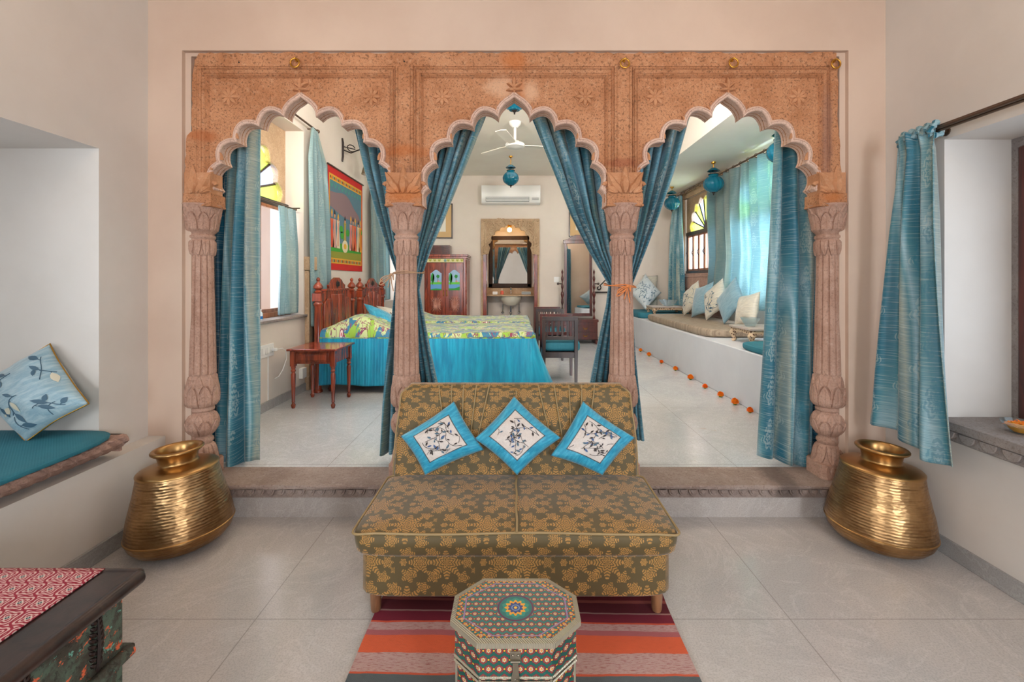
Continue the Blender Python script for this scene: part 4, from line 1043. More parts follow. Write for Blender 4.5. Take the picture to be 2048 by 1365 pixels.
# backrest: side profile swept along x
bp = [(2.16, .27), (2.165, .34), (2.18, .42), (2.205, .50), (2.235, .58), (2.262, .65), (2.272, .70), (2.282, .735), (2.305, .755), (2.335, .758), (2.365, .74), (2.385, .70), (2.39, .6), (2.385, .45), (2.38, .27)]
def bk(u, v):
    k = v*(len(bp)-1); i = min(int(k), len(bp)-2); y, z = [lerp(bp[i][j], bp[i+1][j], k-i) for j in (0, 1)]
    s_ = 2*u-1; hw = (SX1-SX0)/2 + .004
    tp = smooth((z-.45)/.3)
    x = .003 + math.copysign(abs(s_)**.9, s_)*(hw - .018*tp - .022*smooth((z-.70)/.06))
    edge = smooth((abs(s_)-.93)/.07); yc, zc = 2.30, .50
    y = lerp(y, lerp(y, 2.31, .35), edge**2); z = lerp(z, lerp(z, min(z, .72), .7), edge**2 if z > .6 else 0)
    if v < .5:
        seam = math.exp(-((x-.006)/.012)**2)*.012; y += seam
        for sgn in (-1, 1):
            for q in range(5):
                xs = PLX(sgn, q, z)
                if z > .42: y += .005*math.exp(-((x-xs)/.006)**2)*smooth((z-.42)/.1)
    return (x, y, z)
def PLX(sgn, q, z):
    top = [.135, .20, .265, .325, .39]; low = [.19, .225, .265, .315, .345]
    if sgn > 0: top = [.11, .19, .265, .33, .395]; low = [.17, .225, .27, .315, .35]
    t = (.755-z)/.25
    return .006 + sgn*lerp(top[q], low[q], t)
b = MB(); b.grid(bk, 200, 56, uvfn=lambda u, v: (bk(u, v)[0], v*1.15)); 
for e in (0, 1):
    v = [bk(e, i/56) for i in range(57)]; c0 = (v[0][0], 2.30, .5); b.add(v + [c0], [(i, i+1, 57) for i in range(56)])
bko = b.build('backrest', M_DAMASK, sf, ang=60)
b = MB()
def onback(x, z):
    best = None
    for i in range(9):
        (y0, z0), (y1, z1) = bp[i], bp[i+1]
        if z0 <= z <= z1: return lerp(y0, y1, (z-z0)/(z1-z0))
    return 2.3
for sgn in (-1, 1):
    for q in range(5):
        zl = [.52, .50, .47, .46, .45][q]
        pts = [(PLX(sgn, q, z), onback(0, z) - .0015, z) for z in [lerp(.752, zl, i/10) for i in range(11)]]
        b.tube(pts, .0036, 6)
for z0, z1 in ((.36, .755),):
    b.tube([(.006, onback(0, lerp(z0, z1, i/12)) + .008, lerp(z0, z1, i/12)) for i in range(13)], .003, 6)
b.build('pleat_piping', M_PIPE, bko)
for e in (0.004, .996):
    b = MB(); b.tube([Vector(bk(e, i/56)) for i in range(2, 52)], .0045, 8); b.build('edge_piping', M_PIPE, bko)
for x, y in ((-.535, 1.75), (.545, 1.75), (-.535, 2.31), (.545, 2.31)):
    b = MB(); b.lathe([(0, 0.012), (.016, .012), (.019, .02), (.021, .06), (.023, .094), (0, .094)], (x, y, 0), 20); b.build('leg', M_LEG, sf)
# ================================================================== RUG, BOX, CHEST
def rugf(u, v):
    x = lerp(-.533, .595, u) + .006*math.sin(v*9); y = lerp(.95, 2.12, v)
    return (x + (1-v)*(.02 if u < .5 else 0)*0, y, .011 + .004*mnoise.noise((x*4, y*7, 0)) + .003*math.sin(y*16 + x*3)*(1 if abs(x) > .2 else .5))
b = MB(); b.grid(rugf, 90, 90, uvfn=lambda u, v: (u, v)); b.grid(lambda u, v: (rugf(u, 1-v)[0], rugf(u, 1-v)[1], .001), 4, 4)
o = b.build('striped_rug', M_RUG); tag(o, 'flatwoven rug striped maroon, orange, white and grey under the sofa', 'rug')

ob = thing('octagonal_box', (0, 1.225, .016), 'octagonal painted wooden box with green and red floral tiles standing on the rug', 'box')
LZ = .40; OC = (.0015, 1.225)
def octp(s=1, inset=0):
    A = .1695-inset; B = .1207-inset; sa = .095-inset*.45; sb = .046-inset*.35
    return [(OC[0]+x, OC[1]+y) for x, y in ((-sa, -B), (sa, -B), (A, -sb), (A, sb), (sa, B), (-sa, B), (-A, sb), (-A, -sb))]
M_TILET = tilepat('painted_floral_lid', (16, 112, 106), .0212, medallion=(OC[0], OC[1], .05))
M_TILES = tilepat('painted_floral_side', (14, 84, 74), .026)
M_TIN = Mat('embossed_tin_edge', srgb(190, 180, 158), .38, .7); Xt, Yt, Zt = M_TIN.xyz(M_TIN.pos()); M_TIN.bump(((Xt+Yt)*2*PI/.006).sin(), .5, .002); M_TIN = M_TIN.m
b = MB(); b.prism(octp(inset=.012), .30, LZ-.002, 'z'); 
lid = b.build('lid', M_TILES, ob)
b = MB(); b.prism(octp(inset=.009), LZ-.003, LZ-.0005, 'z'); b.build('lid_panel', M_TILET, lid)
b = MB(); oo = octp(); oi = octp(inset=.013)
for i in range(8):
    j = (i+1) % 8
    for (za, zb_, p, q, p2, q2) in ((LZ-.014, LZ+.002, oo[i], oo[j], oi[i], oi[j]),):
        b.add([(*p, za), (*q, za), (*q, zb_-.003), (*p, zb_-.003), (*p2, zb_), (*q2, zb_), (*p2, za), (*q2, za)], [(0, 1, 2, 3), (3, 2, 5, 4), (0, 6, 7, 1), (6, 4, 5, 7)])
b.build('lid_rim', M_TIN, lid)
b = MB(); b.prism(octp(inset=.016), .026, .298, 'z'); bod = b.build('body', M_TILES, ob)
b = MB(); o1 = octp(inset=.012)
for z in (.294, .306, .02):
    for i in range(8):
        b.tube([(*o1[i], z), (*o1[(i+1) % 8], z)], .0035, 6)
for p in octp(inset=.0155): b.tube([(*p, .02), (*p, .385)], .0032, 6)
b.build('tin_edging', M_TIN, ob)
b = MB()
yf = 1.1165
b.box(-.012, .014, yf-.004, yf+.001, .350, .372); b.ball((-.005, yf-.004, .364), .0035, 10, 6); b.ball((.008, yf-.004, .364), .0035, 10, 6); b.tube([(-.011, yf-.006, .349), (.013, yf-.006, .349)], .003, 8)
pts = [(-.006, .348), (.008, .348), (.009, .325), (.011, .312), (.012, .296), (.006, .286), (-.004, .286), (-.010, .296), (-.009, .312), (-.006, .325)]
b.prism(pts, yf-.007, yf-.004); b.tube([(.004, yf-.008, .305), (.012, yf-.015, .303), (.018, yf-.012, .303)], .0028, 8); b.tube([(.001+.003*math.cos(a), yf-.0075, .30+.008*math.sin(a)) for a in [2*PI*i/12 for i in range(12)]], .0012, 5, closed=True)
b.build('latch', M_TIN if False else plain('steel_latch', (150, 140, 124), .35, .9), ob, bevel=.0008)

ch = thing('carved_chest', (-1.45, .7, 0), 'low carved wooden chest with distressed green paint at the front left', 'chest')
CT = .45
b = MB(); b.box(-1.86, -1.075, .12, 1.315, CT-.035, CT-.004); b.tube([(-1.078, .12, CT-.02), (-1.078, 1.31, CT-.02)], .019, 14); b.tube([(-1.86, 1.31, CT-.02), (-1.078, 1.31, CT-.02)], .019, 14); b.build('top', M_DARK, ch, bevel=.006)
b = MB(); b.box(-1.82, -1.105, .16, 1.283, .12, CT-.036); bodc = b.build('body', M_PCHEST, ch, bevel=.004)
b = MB(); b.box(-1.83, -1.085, .14, 1.295, .225, .243); b.tube([(-1.092, .14, .232), (-1.092, 1.292, .232)], .016, 12); b.tube([(-1.83, 1.292, .232), (-1.092, 1.292, .232)], .016, 12); b.build('moulding', M_PCHEST, ch)
for yc in (1.20, 1.02, .84, .66):
    b = MB(); 
    for k in range(9):
        z = .262 + k*.016; L = .026*(1-abs(k-3)/9)
        for s_ in (-1, 1): b.leaf((-1.105, yc, z), (0, s_*.75, .66), (0, -.66*s_, .75), (1, 0, 0), L+.006, .013, .008)
    b.tube([(-1.1, yc, .25), (-1.095, yc, .33), (-1.1, yc, .41)], [.005, .004, .001], 6); b.build('carved_feather', M_DARK, bodc)
for x, y in ((-1.14, 1.245), (-1.78, 1.245), (-1.14, .2), (-1.78, .2)):
    b = MB(); b.lathe([(0, 0), (.028, 0), (.036, .02), (.03, .05), (.022, .07), (.036, .09), (.042, .115), (.042, .135), (0, .135)], (x, y, 0), 20); b.build('leg', M_DARK, ch)
def clf(u, v):
    x = lerp(-1.84, -1.182, u); y = lerp(.15, 1.312, v); return (x, y, CT - .001 + .0012*mnoise.noise((x*8, y*8, 0)) + .001)
b = MB(); b.grid(clf, 40, 60, uvfn=lambda u, v: (clf(u, v)[0], clf(u, v)[1])); o = b.build('table_cloth', M_RPRINT, solid=.003); tag(o, 'red and cream block printed cloth spread on the carved chest', 'cloth')
# ================================================================== BOWL WITH PETALS ON THE RIGHT LEDGE
def glass_bowl(x, y, z, r, h, label, seg=24, petals=0, sq=False, m=None):
    t = thing('glass_bowl', (x, y, z), label, 'bowl')
    b = MB(); rf = (lambda a, zz_, rr: rr*.05*abs(math.sin(a*7))) if not sq else (lambda a, zz_, rr: rr*(.12*abs(math.cos(2*a))))
    b.lathe([(0, 0), (r*.45, 0), (r*.5, h*.06), (r*.7, h*.4), (r*.92, h*.8), (r, h), (r*.97, h*1.0), (r*.88, h*.8), (r*.66, h*.42), (r*.42, h*.1), (0, h*.09)], (x, y, z), 48, rfn=rf, cap=False); b.build('vessel', m or M_BOWL, t)
    if petals:
        b = MB(); q = random.Random(3)
        for i in range(petals):
            a, rr = q.uniform(0, 2*PI), r*.8*math.sqrt(q.random()); px_, py_ = x+rr*math.cos(a), y+rr*math.sin(a); pz = z + h*(.55+.4*(1-rr/r)) + q.uniform(-.004, .006)
            th, L = q.uniform(0, 2*PI), q.uniform(.008, .014)
            b.leaf((px_, py_, pz), (math.cos(th), math.sin(th), q.uniform(-.2, .5)), (-math.sin(th), math.cos(th), 0), (0, 0, 1), L, .007, .002, mi=q.randrange(2))
        b.lathe([(0, h*.12), (r*.4, h*.14), (r*.64, h*.44), (r*.8, h*.7), (r*.5, h*.82), (0, h*.9)], (x, y, z), 24, cap=False)
        o = b.build('marigold_petals', [M_MARI, M_MARI2], t); o['kind'] = 'stuff'
    return t
glass_bowl(2.12, 1.905, .640, .062, .05, 'glass bowl of orange marigold petals on the right grey ledge', petals=170)
# ================================================================== BEDROOM
# ---- headboard beds
def turned_post(b, x, y, z0, z1, r, blocks=()):
    H = z1 - z0
    pr = [(0, z0), (r, z0), (r, z0+.02), (r*.75, z0+.03), (r*.7, z0+H*.30), (r*1.05, z0+H*.33), (r*.8, z0+H*.35), (r*1.0, z0+H*.38), (r*.78, z0+H*.40), (r*.88, z0+H*.6), (r*.80, z0+H*.74), (r*1.1, z0+H*.765), (r*.8, z0+H*.785)]
    zb = z0+H*.79
    b.lathe(pr + [(r*.8, zb)], (x, y, 0), 20); b.box(x-r*1.02, x+r*1.02, y-r*1.02, y+r*1.02, zb, zb+H*.07)
    zt = zb + H*.07; h = z1 - zt
    b.lathe([(r*.6, zt), (r*1.0, zt+h*.05), (r*.6, zt+h*.15), (r*.5, zt+h*.2), (r*1.05, zt+h*.3), (r*1.1, zt+h*.42), (r*.8, zt+h*.55), (r*.35, zt+h*.68), (r*.3, zt+h*.74), (r*.48, zt+h*.84), (r*.3, zt+h*.95), (0, z1)], (x, y, 0), 20)
def bed(y0, y1, ph0, ph1, label):
    t = thing('bed', (-.85, (y0+y1)/2, PF), label, 'bed', group=None)
    hb = MB(); xh = -1.925
    b = MB(); turned_post(b, xh, ph0, PF, 1.316, .042); b.build('bedpost', M_ROSE, t, bevel=.002)
    b = MB(); turned_post(b, xh, ph1, PF, 1.316, .042); b.build('bedpost', M_ROSE, t, bevel=.002)
    ya, yb = ph0+.045, ph1-.045; ym = (ya+yb)/2; w = yb-ya
    poly = [(ya, .55), (yb, .55), (yb, 1.12), (yb-.06, 1.15), (yb-.06, 1.19), (yb-.20, 1.20), (yb-.19, 1.235), (yb-.23, 1.25), (ym+.16, 1.255), (ym+.12, 1.29), (ym+.05, 1.315), (ym-.05, 1.315), (ym-.12, 1.29), (ym-.16, 1.255), (ya+.23, 1.25), (ya+.19, 1.235), (ya+.20, 1.20), (ya+.06, 1.19), (ya+.06, 1.15), (ya, 1.12)]
    b = MB(); b.prism(poly, xh-.015, xh+.015, 'x'); b.box(xh-.02, xh+.028, ya+.05, yb-.05, 1.175, 1.197); h = b.build('headboard', M_ROSE, t, bevel=.004)
    for k in range(4):
        a0 = ya + .035 + k*(w-.07)/4; a1 = a0 + (w-.07)/4 - .02; top = 1.10 + (.04 if k in (1, 2) else 0)
        b = MB(); b.prism([(a0, .70), (a1, .70), (a1, top - (.05 if k == 3 else 0)), ((a0+a1)/2, top), (a0, top - (.05 if k == 0 else 0))], xh+.012, xh+.030, 'x'); b.build('raised_panel', M_ROSE, h, bevel=.008)
    b = MB(); b.lathe([(0, 0), (.028, 0), (.02, .006), (0, .006)], (xh+.016, ym-.022, 1.245), 16, ax='x'); b.lathe([(0, 0), (.028, 0), (.02, .006), (0, .006)], (xh+.016, ym+.022, 1.245), 16, ax='x')
    b.prism([(ym-.045, 1.245), (ym, 1.29), (ym+.045, 1.245), (ym, 1.205)], xh+.013, xh+.017, 'x'); b.build('carved_heart', M_BLACK, h)
    b = MB(); b.box(-1.88, .16, y0+.06, y0+.10, .33, .45); b.box(-1.88, .16, y1-.10, y1-.06, .33, .45); b.box(.12, .16, y0+.06, y1-.06, .33, .45); b.build('bed_frame', M_DARKRED, t)
    b = MB(); b.box(-1.86, .14, y0+.05, y1-.05, .45, .70); b.build('mattress', M_GREYWH, t, bevel=.03)
    for x, y in ((-1.82, y0+.12), (.09, y0+.12), (.09, y1-.12), (-1.82, y1-.12)):
        b = MB(); b.lathe([(0, PF), (.03, PF), (.038, PF+.02), (.03, PF+.045), (.024, PF+.05), (.036, PF+.075), (.042, PF+.10), (.045, .34), (0, .34)], (x, y, 0), 18); b.build('bed_leg', M_DARKRED, t)
    # coverlet: floral top, turquoise sides
    xa, xb = -1.89, .20; zt = .777
    def topz(x, y):
        z = zt + .012*mnoise.noise((x*3, y*4, y0))
        p = math.exp(-((x+1.56)/.27)**2); e = smooth((y-y0)/.10)*smooth((y1-y)/.10); z += .15*p*e**.6*(1 + .15*mnoise.noise((x*5, y*5, 3)))
        return z
    def top(u, v):
        x = lerp(xa, xb, u); y = lerp(y0, y1, v); z = topz(x, y)
        d = min(y-y0, y1-y, xb-x); r = .045
        if d < r: z -= r - math.sqrt(max(0, r*r-(r-d)**2))
        return (x, y, z)
    b = MB(); b.grid(top, 120, 60, uvfn=lambda u, v: (lerp(xa, xb, u), lerp(y0, y1, v)*1.0)); cv = b.build('coverlet', M_BEDF, t, ang=180)
    path = []; n = 120
    for i in range(n+1): path.append((lerp(xa, xb-.05, i/n), y0, 0, -1, i/n))
    for i in range(1, 9): a = -PI/2 + PI/2*i/8; path.append((xb-.05+.05*math.cos(a), y0+.05+.05*math.sin(a), math.cos(a), math.sin(a), 1))
    for i in range(1, 51): path.append((xb, lerp(y0+.05, y1-.05, i/50), 1, 0, 1))
    for i in range(1, 9): a = PI/2*i/8; path.append((xb-.05+.05*math.cos(a), y1-.05+.05*math.sin(a), math.cos(a), math.sin(a), 1))
    for i in range(1, 61): path.append((lerp(xb-.05, xa, i/60), y1, 0, 1, 1-i/60))
    m = len(path)-1
    def sk(u, v):
        k = u*m; i = min(int(round(k)), m); x, y, nx, ny, s_ = path[i]
        h = .462 if y > y0 + .15 or True else 0; z0_ = zt - .045 + (topz(x, y0+.02) - zt)*0 
        if x < -1.2 and ny < 0: z0_ += .0
        fl = .018*v + .012*v*math.sin(i*.55)*v + .010*v*math.sin(i*.21+1)
        corner = math.exp(-((x-xb)**2 + (y-y0)**2)/.035); fl += .10*corner*v**1.3 
        if nx > .5: fl += .05*v
        z = z0_ - h*v*(1 - .0*corner) + .008*math.sin(i*.17)*v
        return (x + nx*fl + (.03*v if nx == 0 and x > 0 else 0)*0, y + ny*fl*.55, z)
    b = MB(); b.grid(sk, m, 26, uvfn=lambda u, v: (u*5.2, v*.46)); b.build('coverlet_skirt', M_BEDS, t, ang=180, solid=.004)
    def fp(u, v):
        k = int(round(u*m)); x, y, nx, ny, s_ = path[min(k, m)]; zA = top(min(1, max(0, (x-xa)/(xb-xa))), min(1, max(0, (y-y0)/(y1-y0))))[2]
        return (x + nx*.004, y + ny*.004, lerp(zA+.001, zt-.055, v))
    b = MB(); b.grid(fp, m, 3, uvfn=lambda u, v: (fp(u, v)[0]+fp(u, v)[1], v*.06)); b.build('coverlet_border', M_BEDF, t, ang=180)
    return t
bed(4.40, 5.48, 4.45, 5.36, 'nearer wooden bed with turquoise and floral coverlet beside the bedside table')
bed(5.60, 6.64, 5.64, 6.57, 'farther wooden bed with turquoise and floral coverlet near the carved wardrobe')
cushion('bed_cushion', [W(790, 657, 4.78), W(791, 636, 5.02), W(727, 607, 4.98), W(750, 650, 4.72)], .06, M_SILK, 'turquoise silk cushion lying against the pillow end of the nearer bed', seed=8)
cushion('bed_cushion', [W(812, 650, 5.05), W(822, 632, 5.35), W(752, 612, 5.30), W(770, 634, 5.02)], .055, M_CREAMC, 'cream floral cushion behind the turquoise one on the nearer bed', seed=9,
        emb=(dict(nst=6, lo=.1, hi=.9, lw=.1, r=.0018, palette=(1, 1, 2), seed=15), [M_THRB, M_THRB, M_THRD]))

# ---- bedside table
nt = thing('bedside_table', (-1.73, 4.07, PF), 'small red rosewood bedside table with turned legs by the left wall', 'table')
X0, X1, Y0, Y1, TZ = -1.925, -1.525, 3.86, 4.29, .70
b = MB(); b.box(X0-.012, X1+.012, Y0-.012, Y1+.012, TZ-.018, TZ); b.build('table_top', M_ROSE2, nt, bevel=.005)
b = MB(); b.box(X0+.02, X1-.02, Y0+.02, Y1-.02, TZ-.13, TZ-.018); ap = b.build('apron', M_ROSE, nt, bevel=.003)
b = MB(); b.box(X0+.055, X1-.06, Y0+.012, Y0+.022, TZ-.115, TZ-.035); b.box(X0+.075, X1-.08, Y0+.004, Y0+.014, TZ-.100, TZ-.050); b.build('drawer_front', M_ROSE, nt, bevel=.006)
for x, y in ((X0+.03, Y0+.03), (X1-.03, Y0+.03), (X0+.03, Y1-.03), (X1-.03, Y1-.03)):
    b = MB(); b.box(x-.021, x+.021, y-.021, y+.021, TZ-.15, TZ-.018); b.lathe([(0, PF), (.012, PF), (.017, PF+.015), (.019, PF+.028), (.012, PF+.04), (.010, PF+.05), (.015, PF+.055), (.012, PF+.06), (.018, PF+.22), (.020, PF+.29), (.013, PF+.305), (.021, PF+.32), (.014, PF+.335), (.019, PF+.345), (.019, TZ-.15)], (x, y, 0), 20); b.build('leg', M_ROSE, nt, bevel=.0015)

# ---- wardrobe with painted doors
wd = thing('wardrobe', (-1.18, 8.0, PF), 'carved red wooden wardrobe with painted landscape doors near the back wall', 'wardrobe')
ax0, ax1, ay0, ay1 = -1.545, -.83, 7.75, 8.27; az = 1.70
b = MB(); b.box(ax0, ax1, ay0+.02, ay1, PF+.06, az-.02); b.box(ax0, ax0+.05, ay0, ay0+.03, PF, az-.02); b.box(ax1-.05, ax1, ay0, ay0+.03, PF, az-.02); b.build('carcass', M_ROSE, wd, bevel=.004)
b = MB(); b.box(ax0-.03, ax1+.03, ay0-.03, ay1, az-.005, az+.03); b.box(ax0-.015, ax1+.015, ay0-.015, ay1, az-.035, az-.004); b.build('cornice', M_ROSE, wd, bevel=.005)
b = MB(); z = PF+.1
while z < az-.05:
    for x in (ax0+.012, ax1-.012): b.ball((x, ay0-.003, z), .008, 8, 6)
    for y in (7.80, 8.22): b.ball((ax1+.001, y, z), .008, 8, 6)
    z += .022
o = b.build('beaded_edge', M_ROSE, wd)
b = MB(); b.box(ax0+.05, ax1-.05, ay0-.006, ay0+.02, az-.105, az-.045); fz = b.build('frieze', plain('cream_frieze_paint', (214, 204, 150), .6), wd)
b = MB()
for k in range(8):
    x = ax0+.075 + k*(ax1-ax0-.1)/8; 
    if k not in (3,): b.prism([(x, az-.055), (x+.055, az-.055), (x+.04, az-.09), (x+.015, az-.09)], ay0-.009, ay0-.005)
b.build('painted_petals', plain('olive_paint', (160, 158, 60), .6), fz)
def rosp(c, r, n, m1, parent):
    b = MB()
    for k in range(n):
        a = 2*PI*k/n; b.leaf(c, (math.sin(a), 0, math.cos(a)), (math.cos(a), 0, -math.sin(a)), (0, -1, 0), r, r*.6, .004)
    return b.build('painted_flower', m1, parent)
rosp(((ax0+ax1)/2, ay0-.008, az-.075), .028, 8, plain('teal_white_paint', (110, 150, 140), .6), fz)
M_SKYP = Mat('painted_sky', rough=.5); xx, yy, zq = M_SKYP.xyz(M_SKYP.pos()); M_SKYP.col(M_SKYP.mix(M_SKYP.noise(M_SKYP.pos(), 12, 3), srgb(120, 168, 200), srgb(168, 186, 208))); M_SKYP = M_SKYP.m
M_LEAFP = plain('painted_green', (36, 140, 50), .6); M_LEAFP2 = plain('painted_light_green', (96, 190, 60), .6); M_WATP = plain('painted_water', (92, 150, 200), .5); M_PINKP = plain('painted_pink_house', (214, 150, 140), .6); M_BRNP = plain('painted_trunk', (90, 70, 40), .6)
M_SUNB = wood('highlit_carving_wood', (196, 132, 108), (130, 62, 44), .3)  # paler than the doors: highlights on the carving put into the colour
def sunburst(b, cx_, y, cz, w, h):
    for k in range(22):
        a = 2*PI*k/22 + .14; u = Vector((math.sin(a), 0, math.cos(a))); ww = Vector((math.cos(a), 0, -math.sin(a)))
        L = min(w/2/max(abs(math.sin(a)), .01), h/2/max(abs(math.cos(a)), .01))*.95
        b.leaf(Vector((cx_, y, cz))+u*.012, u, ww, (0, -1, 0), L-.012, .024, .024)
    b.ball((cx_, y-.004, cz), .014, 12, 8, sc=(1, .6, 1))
dm = (ax0+ax1)/2
for di, (dx0, dx1) in enumerate(((ax0+.055, dm-.006), (dm+.006, ax1-.055))):
    b = MB(); b.box(dx0, dx1, ay0-.012, ay0+.018, PF+.09, az-.115); d = b.build('door', M_ROSE, wd, bevel=.004)
    px0, px1, pz0, pz1 = dx0+.055, dx1-.055, 1.12, 1.43; pc = (px0+px1)/2
    arch = [(px0, pz0), (px1, pz0), (px1, pz1-.02)] + [(lerp(px1, px0, t), pz1 - .02 + .055*math.sin(PI*t)**1.6 ) for t in [i/12 for i in range(1, 12)]] + [(px0, pz1-.02)]
    b = MB(); b.prism(arch, ay0-.016, ay0-.011, mi=0)
    yq = ay0-.0165; g = pz0+.13
    b.prism([(px0, pz0), (px1, pz0), (px1, g-.02), (px0, g-.02)], yq-.001, yq, mi=3)
    b.prism([(px0, g-.03), (px1, g-.03), (px1, g+.01), (px0, g+.005)], yq-.0018, yq, mi=2)
    b.prism([(px0, pz0), (px1, pz0), (px1, pz0+(.06 if di else .02)), (pc, pz0+.03), (px0, pz0+(.03 if di else .015))], yq-.002, yq, mi=1)
    b.prism([(pc+.02, g+.01), (pc+.06, g+.01), (pc+.06, g+.025), (pc+.04, g+.04), (pc+.02, g+.025)], yq-.0025, yq, mi=4)
    def blob(cx_, cz, rx, rz, mi, k=.2):
        b.prism([(cx_+rx*(1+k*math.sin(i*2.7))*math.cos(2*PI*i/14), cz+rz*(1+k*math.cos(i*3.1))*math.sin(2*PI*i/14)) for i in range(14)], yq-.003, yq, mi=mi)
    b.box(px1-.065, px1-.058, yq-.003, yq, g, g+.10, 5); blob(px1-.061, g+.105, .028, .03, 1)
    blob(px0+.035, g+.075, .030, .085, 1); blob(px0+.05, g+.08, .014, .06, 2); b.box(px0+.03, px0+.038, yq-.003, yq, g-.04, g+.06, 5)
    b.build('painted_panel', [M_SKYP, M_LEAFP, M_LEAFP2, M_WATP, M_PINKP, M_BRNP], d, smooth=False)
    b = MB(); b.box(px0, px1, ay0-.016, ay0-.010, .74, 1.02); b.build('lower_panel', M_ROSE, d, bevel=.004)
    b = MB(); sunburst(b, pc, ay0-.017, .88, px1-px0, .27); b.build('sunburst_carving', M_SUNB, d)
    hx = dm - .028 if di == 0 else dm + .028
    b = MB(); b.tube([(hx, ay0-.012, 1.02), (hx, ay0-.035, 1.04), (hx, ay0-.035, 1.10), (hx, ay0-.012, 1.12)], .006, 8); b.build('handle', M_BRASSDK, d)
bx_ = thing('carved_box', (PX(878, 8.0), 8.05, az+.03), 'carved wooden box standing on top of the wardrobe', 'box')
b = MB(); b.box(PX(856, 8), PX(900, 8), 7.97, 8.2, az+.031, PZ(491, 8)); b.build('body', M_DARKRED, bx_, bevel=.004)
b = MB(); 
for k in range(20):
    for j in range(7):
        b.ball((lerp(PX(859, 8), PX(897, 8), k/19), 7.969, lerp(az+.05, PZ(494, 8), j/6)), .0075, 6, 4, sc=(1, .6, 1))
b.build('carved_face', M_DARKRED, bx_)

# ---- pictures on the back wall
def picture(px0, px1, py0, py1, d, label):
    x0, x1, z1, z0 = PX(px0, d), PX(px1, d), PZ(py0, d), PZ(py1, d)
    t = thing('framed_picture', ((x0+x1)/2, d, z0), label, 'picture')
    b = MB(); f = .018
    for a in ((x0, x1, z0, z0+f), (x0, x1, z1-f, z1), (x0, x0+f, z0, z1), (x1-f, x1, z0, z1)): b.box(a[0], a[1], d-.03, d, a[2], a[3])
    b.build('frame', M_DARK, t, bevel=.003)
    b = MB(); b.box(x0+f, x1-f, d-.02, d-.004, z0+f, z1-f); b.build('mount', plain('tan_mount', (204, 168, 120), .8), t)
    g = .12
    b = MB(); b.box(x0+g, x1-g, d-.0215, d-.0195, z0+g, z1-g); pr = b.build('print', plain('paper_cream', (220, 214, 200), .8), t)
    b = MB(); b.box(x0+g*1.6, x1-g*1.6, d-.023, d-.0212, z0+g*1.8, z1-g*1.5)
    b.build('drawing', plain('grey_engraving', (140, 136, 128), .8), pr)
picture(822, 905, 408, 477, 8.295, 'framed engraving with tan mount on the back wall above the wardrobe')
picture(1138, 1216, 408, 474, 8.295, 'framed engraving with tan mount on the back wall above the standing mirror')

# ---- air conditioner
d = 8.28; acx0, acx1, acz0, acz1 = PX(962.5, 8.05), PX(1081, 8.05), PZ(406, 8.05), PZ(370, 8.05)
ac = thing('air_conditioner', ((acx0+acx1)/2, 8.15, acz0), 'white split air conditioner on the back wall above the carved doorway', 'air conditioner')
b = MB(); b.prism([(8.29, acz0), (8.29, acz1), (8.07, acz1), (8.05, acz1-.03), (8.05, acz0+.14), (8.09, acz0+.02), (8.12, acz0)], acx0, acx1, 'x'); b.build('housing', M_WHITE, ac, bevel=.008)
b = MB(); b.box(acx0+.08, acx1-.20, 8.055, 8.10, acz0+.028, acz0+.105); b.build('outlet', plain('grey_louvre_gap', (120, 122, 122), .5), ac)
for k in range(3):
    b = MB(); b.box(acx0+.085, acx1-.205, 8.045, 8.085, acz0+.036+.024*k, acz0+.047+.024*k); b.build('louvre', M_WHITE, ac)
b = MB(); b.box(acx1-.15, acx1-.03, 8.046, 8.06, acz0+.06, acz0+.07); b.box(acx1-.15, acx1-.03, 8.046, 8.06, acz0+.085, acz0+.09); b.build('display', plain('grey_display', (150, 150, 150), .4), ac)

# ---- carved doorway to the washroom
dw = thing('carved_doorway', (-.08, 8.28, PF), 'carved sandstone doorway with scalloped arch in the back wall', 'doorway')
DD = 8.26; wx0, wx1 = PX(962, DD), PX(1079, DD); wzt = PZ(438, DD); wc = (wx0+wx1)/2; wlow = PZ(508, DD)
hp = []; cu = [(0, .0), (.10, .045), (.20, .10), (.285, .175), (.345, .29), (.375, .42)]
apz = PZ(450, DD)
for (p, q) in zip(cu, cu[1:]):
    L = math.hypot(q[0]-p[0], q[1]-p[1]); nx, nz = (q[1]-p[1])/L, (q[0]-p[0])/L
    for k in range(7): t_ = k/7; s_ = math.sin(PI*t_)*L*.3; hp.append((p[0]+(q[0]-p[0])*t_+nx*s_, p[1]+(q[1]-p[1])*t_-nz*s_))
hp += [(.375, .42), (.395, .50), (.40, apz-wlow)]
ap2 = [(wc-a, apz-z) for a, z in reversed(hp)] + [(wc+a, apz-z) for a, z in hp[1:]]
b = MB(); b.prism([(wx0, wlow-.03), (wx0, wzt), (wx1, wzt), (wx1, wlow-.03)] + list(reversed(ap2)), 8.24, 8.34); b.build('carved_arch', M_STONE_S, dw, bevel=.003)
b = MB(); b.tube([(a, 8.238, z) for a, z in ap2], .012, 6); b.build('arch_moulding', M_STONE_S, dw)
b = MB(); rr = random.Random(5)
